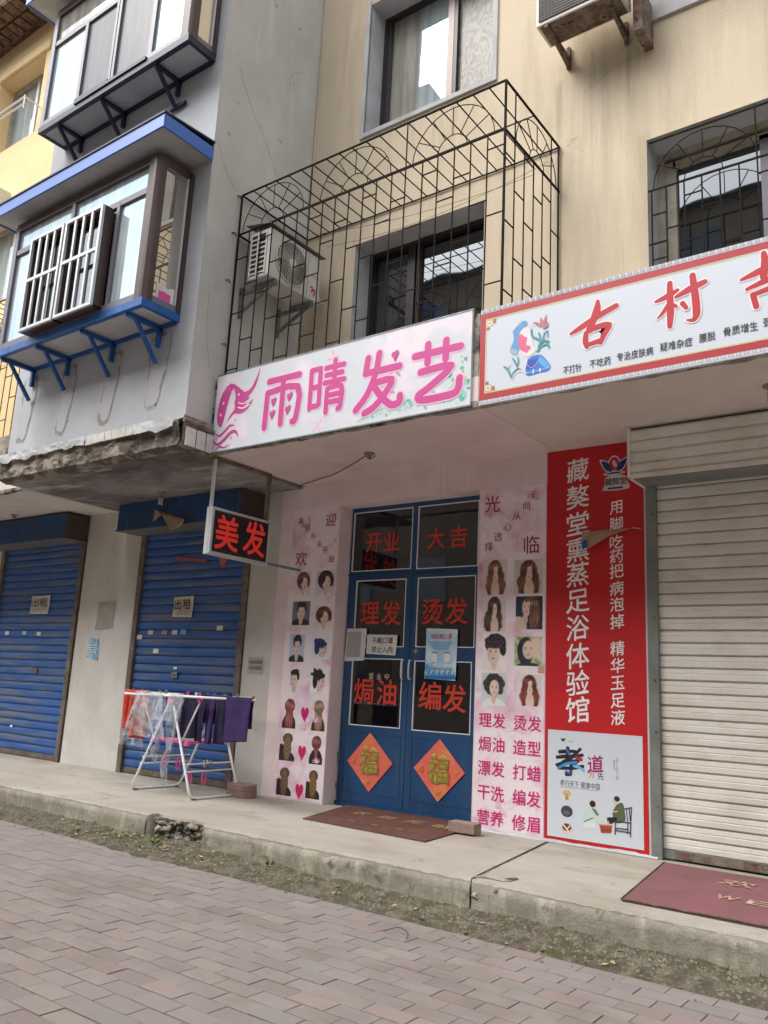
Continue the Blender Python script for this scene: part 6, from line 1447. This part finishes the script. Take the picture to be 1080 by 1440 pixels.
# folded brown sheet hanging from the hood
b = MB()
b.add([(-8.28, 6.33, 3.40), (-8.27, 6.31, 3.24), (-8.05, 6.25, 3.30), (-7.63, 6.26, 3.21), (-7.78, 6.20, 3.07), (-7.72, 6.30, 3.14)], [(0, 1, 2), (0, 2, 3), (2, 4, 3), (3, 4, 5)])
o = tag(b.build('paper_sheet', K['tarp'], solid=.003), 'folded brown sheet hanging off the blue shutter hood', 'paper sheet')

# ================================================================== MATS AND BRICKS
def mat_(pts, z, m, name, label, cat='door mat'):
    t = thing(name, label, cat, (pts[0][0], pts[0][1], ZS))
    b = MB(); n = len(pts)
    def fn(u, v):
        a = [pts[0][i] * (1 - u) * (1 - v) + pts[1][i] * u * (1 - v) + pts[2][i] * u * v + pts[3][i] * (1 - u) * v for i in (0, 1)]
        return (a[0], a[1], z + .0025 * noise.noise(Vector((a[0] * 4, a[1] * 4, 0))))
    b.grid(fn, 30, 16)
    e0 = [fn(i / 30, 0) for i in range(31)]; e1 = [fn(1, i / 16) for i in range(17)]; e3 = [fn(0, i / 16) for i in range(17)]; e2 = [fn(i / 30, 1) for i in range(31)]
    for e in (e0, e1, e2, e3):
        for (p_, q_) in zip(e, e[1:]): b.quad(p_, q_, (q_[0], q_[1], ZS - .002), (p_[0], p_[1], ZS - .002))
    b.build('pile', m, t); return t
t = mat_([(-5.13, 5.86), (-3.79, 5.80), (-3.93, 6.92), (-5.45, 6.90)], ZS + .012, K['mat'], 'door_mat', 'worn maroon welcome mat in front of the blue salon door')
for i, s in enumerate('欢迎光临'): text(s, -4.98 + i * .30, 6.52 - .0 * i, .17, 'z', ZS + .0165, K['matlet'], t, bold=.012, w=.17)
for i in range(7): 
    p = Print('z', ZS + .0162, 0); u = -4.92 + i * .13; p.rect(u, u + .07, 6.06, 6.075 + .03 * (i % 2), '8a6a52'); p.build('worn_stroke', K['print'], t)
t = mat_([(-1.955, 5.15), (.6, 5.20), (.55, 6.60), (-2.16, 6.56)], ZS + .010, K['mat2'], 'door_mat', 'faded rose welcome mat in front of the cream shutter')
b = MB(); b.path([(-1.96, 5.15, ZS + .011), (-2.165, 6.56, ZS + .011)], .006, 5); b.path([(-1.96, 5.15, ZS + .011), (.6, 5.20, ZS + .011)], .006, 5); b.build('mat_edging', K['soil'], t)
for i, s in enumerate('欢迎'): text(s, -1.555 + i * .42, 6.20, .20, 'z', ZS + .0145, K['matlet2'], t, bold=.012, w=.22)
for i, s in enumerate('WE'): text(s, -1.50 + i * .185, 5.70, .17, 'z', ZS + .0145, K['matlet2'], t, bold=.02, w=.13)
def brick(x, y, z, rz, lab, sx_=.24, sy=.115, h=.06, hexa=False):
    b = MB()
    if hexa: b.add([(sx_ / 2 * a, sy / 2 * c, zz) for zz in (0, h) for a, c in ((-.7, -1), (.7, -1), (1, -.45), (1, .45), (.7, 1), (-.7, 1), (-1, .45), (-1, -.45))], [tuple(range(8))[::-1], tuple(range(8, 16))] + [(i, (i + 1) % 8, 8 + (i + 1) % 8, 8 + i) for i in range(8)])
    else: b.box(-sx_ / 2, sx_ / 2, -sy / 2, sy / 2, 0, h)
    o = b.build('brick', K['brick'], bevel=.006); o.location = (x, y, z); o.rotation_euler = (0, 0, rz); return tag(o, lab, 'brick')
brick(-6.50, 6.44, ZS, .05, 'lower paving brick of the pair standing by the grey pier', .34, .2, .066, True); brick(-6.505, 6.445, ZS + .067, -.03, 'upper paving brick of the pair standing by the grey pier', .335, .2, .064, True)
brick(-3.80, 6.42, ZS + .014, .04, 'single grey brick lying on the corner of the maroon mat', .25, .13, .085)

# ================================================================== DRYING RACK AND WASHING
t = thing('drying_rack', 'white folding clothes rack with pink joints standing before the blue shutter', 'drying rack', (-7.0, 6.1, ZS))
zt, g = 1.19, ZS + .014
ya, yb_ = 5.80, 6.45
def U(x, xt, name):
    """one bent leg: up at the front, along the ground, up at the back"""
    b = MB(); r = .013
    pts = [(xt, ya, zt - .03), (x + (xt - x) * .06, ya, g + .07)] + [(x + (xt - x) * .02, ya + .012, g + .02), (x, ya + .05, g)] + [(x, yb_ - .05, g), (x + (xt - x) * .02, yb_ - .012, g + .02)] + [(x + (xt - x) * .06, yb_, g + .07), (xt, yb_, zt - .03)]
    b.path(pts, r, 8); b.build(name, K['white'], t, smooth=True)
U(-7.48, -6.99, 'leg_frame'); U(-6.56, -6.96, 'leg_frame')
def px_(x, y): return x * y / 5.8          # the rack stands skewed to the wall
def pz_(z, y): return 1.36 - (1.36 - z) * y / 5.8
for i, y in enumerate((ya - .03, ya + .10, ya + .24, yb_ - .22, yb_ - .09, yb_ + .04)):
    b = MB(); b.tube((px_(-7.76, y), y, zt), (px_(-5.77, y), y, zt + .02), .008 if 0 < i < 5 else .012, 8); b.build('rail', K['white'], t, smooth=True)
for x in (-7.74, -6.98, -5.79):
    b = MB(); b.tube((px_(x, ya - .03), ya - .03, zt + .008), (px_(x, yb_ + .04), yb_ + .04, zt + .008), .008, 8); b.build('end_bar', K['white'], t, smooth=True)
for y in (ya + .02, yb_ - .02):
    for (a, c) in (((-7.47, zt - .01), (-7.20, .72)), ((-6.54, zt), (-6.80, .72))):
        b = MB(); b.tube((a[0], y, a[1]), (c[0], y, c[1]), .009, 8); b.build('strut', K['white'], t, smooth=True)
for (x, z) in ((-6.68, .54), (-6.655, .47), (-7.34, .56), (-7.37, .49)):
    b = MB(); b.tube((x, ya, z), (x - .02, yb_, z), .008, 7); b.build('cross_bar', K['white'], t)
for (x, y, z, r) in ((-6.975, ya - .005, zt - .03, .045), (-6.975, yb_, zt - .03, .045), (-6.70, ya + .02, .74, .03), (-7.24, ya + .02, .74, .02), (-6.54, ya + .0, zt - .02, .022), (-7.47, ya + .0, zt - .02, .018)):
    b = MB(); b.box(x - r, x + r, y - .02, y + .02, z - r * .9, z + r * .7); b.build('plastic_joint', K['plasticpink'], t, bevel=.008)
b = MB(); b.box(-7.26, -6.72, ya + .03, ya + .05, .735, .765); b.box(-7.26, -6.72, yb_ - .05, yb_ - .03, .735, .765); b.box(-7.26, -7.24, ya + .05, yb_ - .05, .735, .76); b.box(-6.74, -6.72, ya + .05, yb_ - .05, .735, .76); b.build('tray_frame', K['plasticpink'], t, bevel=.004)
for i in range(5):
    b = MB(); x = -7.20 + i * .10; b.tube((x, ya + .05, .75), (x, yb_ - .05, .75), .005, 5); b.build('tray_bar', K['white'], t)
for (x, y) in ((-7.48, ya + .05), (-7.48, yb_ - .05), (-6.56, ya + .05), (-6.56, yb_ - .05)):
    b = MB(); b.box(x - .018, x + .018, y - .02, y + .02, ZS, ZS + .016); b.build('rubber_foot', K['greyprint'], t)
def cloth(x0, x1, y, zb, m, label, name, cat, amp=.012, fr=30, zbt=.0, grp='washing hung on the rack', seed=0, taper=0, back=.28, sol=.004):
    """a cloth folded over one rail of the rack"""
    zr = zt + .02; b = MB(); o0 = seed * 3.1; x0, x1, zb = px_(x0, y), px_(x1, y), pz_(zb, y)
    def fn(u, v):
        x = x0 + (x1 - x0) * u
        if v < .28:
            k = 1 - v / .28; z = zr + .012 - back * k; yy = y + .016 + .01 * k
        elif v < .38:
            a = PI * (v - .28) / .10; z = zr + .012 + .006 * math.sin(a); yy = y + .016 * math.cos(a); k = 0
        else:
            k = (v - .38) / .62; z = zr + .012 - (zr + .012 - zb - zbt * u) * k; yy = y - .016 - .01 * k
        kk = min(1, k * 2.2)
        yy += amp * kk * (math.sin(fr * x + o0 + 1.5 * k) + .5 * math.sin(fr * 2.3 * x + o0)) + .006 * noise.noise(Vector((x * 8, k * 4, o0)))
        xx = x + kk * .012 * math.sin(fr * x * 1.7 + o0) + taper * k * (u - .5) + .004 * noise.noise(Vector((x * 5, k * 7, o0 + 5)))
        return (xx, yy, z + .006 * noise.noise(Vector((x * 12, o0, 0))) * k)
    b.grid(fn, 28, 34); o = b.build(name, m, smooth=True, solid=sol); return tag(o, label, cat, grp)
G1 = 'washing hung on the rack'
cloth(-6.15, -5.80, ya - .035, .795, K['towel_purple'], 'bright purple towel at the right end of the drying rack', 'towel', 'towel', .006, 14, seed=1, zbt=.03)
cloth(-6.29, -6.13, ya + .10, .775, K['towel_navy'], 'dark purple towel just left of the bright purple one', 'towel', 'towel', .014, 34, seed=2)
cloth(-6.42, -6.29, ya + .10, .765, K['towel_purple'], 'second purple towel, folded narrow in the middle of the rack', 'towel', 'towel', .015, 38, seed=3)
cloth(-6.56, -6.42, ya + .24, .775, K['towel_navy'], 'navy towel hanging beside the right pink joint', 'towel', 'towel', .014, 36, seed=4)
cloth(-6.84, -6.56, yb_ - .22, .80, K['towel_navy'], 'near black towel next to the plastic sheet', 'towel', 'towel', .013, 30, seed=5)
cloth(-7.75, -7.58, ya + .10, .82, K['cloth_red'], 'orange red garment at the left end of the rack', 'garment', 'garment', .022, 26, seed=7, taper=-.05)
cloth(-7.60, -7.34, ya + .24, .74, K['cloth_red'], 'wide orange red garment behind the plastic film', 'garment', 'garment', .02, 22, seed=8)
cloth(-7.68, -7.50, yb_ - .22, .80, K['towel_navy'], 'small navy cloth between the red garments', 'garment', 'garment', .015, 30, seed=9)
# plastic films
cloth(-7.58, -7.12, ya - .035, .76, K['film'], 'large crumpled clear plastic sheet over the front rail', 'plastic_sheet', 'plastic sheet', .03, 18, seed=10, taper=.25, sol=0)
cloth(-7.02, -6.78, ya - .03, .66, K['film'], 'narrow clear plastic sheet right of the upper pink joint', 'plastic_sheet', 'plastic sheet', .03, 24, seed=11, taper=-.10, sol=0)
cloth(-7.72, -7.35, yb_ - .08, .66, K['film'], 'clear plastic sheet low behind the red garments', 'plastic_sheet', 'plastic sheet', .03, 15, seed=12, taper=.1, sol=0)
for (x, zb_, lab) in ((-7.20, .52, 'thin torn plastic strip hanging under the left of the tray'), (-7.02, .30, 'longest torn plastic strip reaching almost to the ground')):
    b = MB()
    b.grid(lambda u, v: (x + (.05 * (1 - v) + .012) * (u - .5) * 2 + .02 * math.sin(v * 9), ya + .03 + .03 * math.sin(u * 5 + v * 6), .76 - (.76 - zb_) * v), 6, 24); tag(b.build('plastic_strip', K['film'], smooth=True), lab, 'plastic strip', G1)
# pegs
def peg(x, y, z, m, label, tilt=0):
    b = MB(); c = math.sin(tilt)
    b.bar((x - .008, y, z - .02), (x - .010 + c * .04, y, z + .035), .008, .012); b.bar((x + .008, y, z - .02), (x + .010 + c * .04, y, z + .035), .008, .012); b.box(x - .01, x + .01, y - .004, y + .004, z + .0, z + .008)
    o = b.build('clothes_peg', m); tag(o, label, 'clothes peg', 'pegs along the rack rails')
for (x, y, m, lb, ti) in ((-5.80, ya - .03, 'plasticred', 'red peg at the right corner of the purple towel', .1), (-6.03, yb_ - .09, 'plasticgreen', 'green peg with dark tip near the right end of the rack', .6), (-6.10, yb_ - .09, 'towel_navy', 'black peg leaning beside the green one', -.5), (-6.20, ya + .1, 'plasticgreen', 'pale green peg left of the bright purple towel', .2),
                          (-6.34, ya + .24, 'plasticblue', 'blue peg above the dark purple towel', 0), (-6.44, ya + .24, 'plasticblue', 'second blue peg on the middle rail', .1), (-6.55, ya + .1, 'plasticpink', 'pale pink peg in the middle of the rack', -.2), (-6.62, ya + .1, 'paper', 'white peg beside the pale pink one', .3), (-6.74, ya + .24, 'plasticpink', 'pink peg above the near black towel', .1),
                          (-7.08, yb_ - .1, 'plasticgreen', 'green peg above the plastic sheet', .1), (-7.17, ya + .1, 'plasticgreen', 'green peg left of the upper pink joint', -.2), (-7.36, ya + .1, 'plasticblue', 'dark blue peg on the red garment', 0), (-7.62, ya + .24, 'plasticred', 'red peg on the left red garment', .2)):
    peg(px_(x, y), y, zt + .02, K[m], lb, ti)
for i, (x, y, z) in enumerate(((-7.12, ya + .1, .62), (-6.92, ya + .12, .60), (-6.67, 5.87, .47), (-6.67, 6.06, .47))):
    b = MB()
    for k in range(4): a = k * 1.3; b.path([(x + .012 * math.cos(a), y, z), (x + .03 * math.cos(a), y + .02 * math.sin(a), z - .06), (x + .035 * math.cos(a + .8), y + .02 * math.sin(a), z - .14)], .0045, 5)
    tag(b.build('ribbon', K['plasticpink']), ('pink plastic ribbon below the left of the tray', 'pink plastic ribbon behind the tray', 'pink ribbon hanging left under the peg cluster', 'pink ribbon hanging right under the peg cluster')[i], 'ribbon', 'pink ribbons on the rack')
t = thing('peg_cluster', 'bunch of pale pegs clipped to the lower cross bar of the rack', 'peg bunch', (-6.45, 6.1, .5))
for k in range(9):
    b = MB(); x, y, z = -6.68 + rnd(-.02, .02), 6.10 + rnd(-.06, .06), .52 + rnd(-.02, .02); a = rnd(0, PI); b.bar((x, y, z), (x + .045 * math.cos(a), y + .02, z + .045 * math.sin(a)), .012, .012); b.build('peg', K[('gold', 'paper_old', 'greyprint')[k % 3]], t)
# the lower bars that carry the bunch
# ================================================================== ACROSS THE STREET (seen in the glass)
ob = thing('tenement', 'long plain block with tiled roof across the street, mirrored in the windows', 'building', (-10, -9, 0))
b = MB(); b.box(-60, 30, -18, -9.0, -.1, 15.6); b.build('wall', K['opp'], ob)
b = MB(); b.add([(-61, -8.5, 15.5), (31, -8.5, 15.5), (31, -13.5, 18.2), (-61, -13.5, 18.2), (31, -18.5, 15.5), (-61, -18.5, 15.5)], [(0, 1, 2, 3), (3, 2, 4, 5)]); b.build('roof', K['rooftile'], ob)
b0 = None
for fl in range(5):
    for i in range(20):
        x = -40 + i * 3.0
        if b0 is None:
            b = MB(); b.box(x, x + 1.5, -8.99, -8.95, 1.3, 2.8); b0 = b.build('window', G_dark, ob)
        else: dup(b0, (i * 3.0, 0, fl * 3.0), ob)
finish_text()
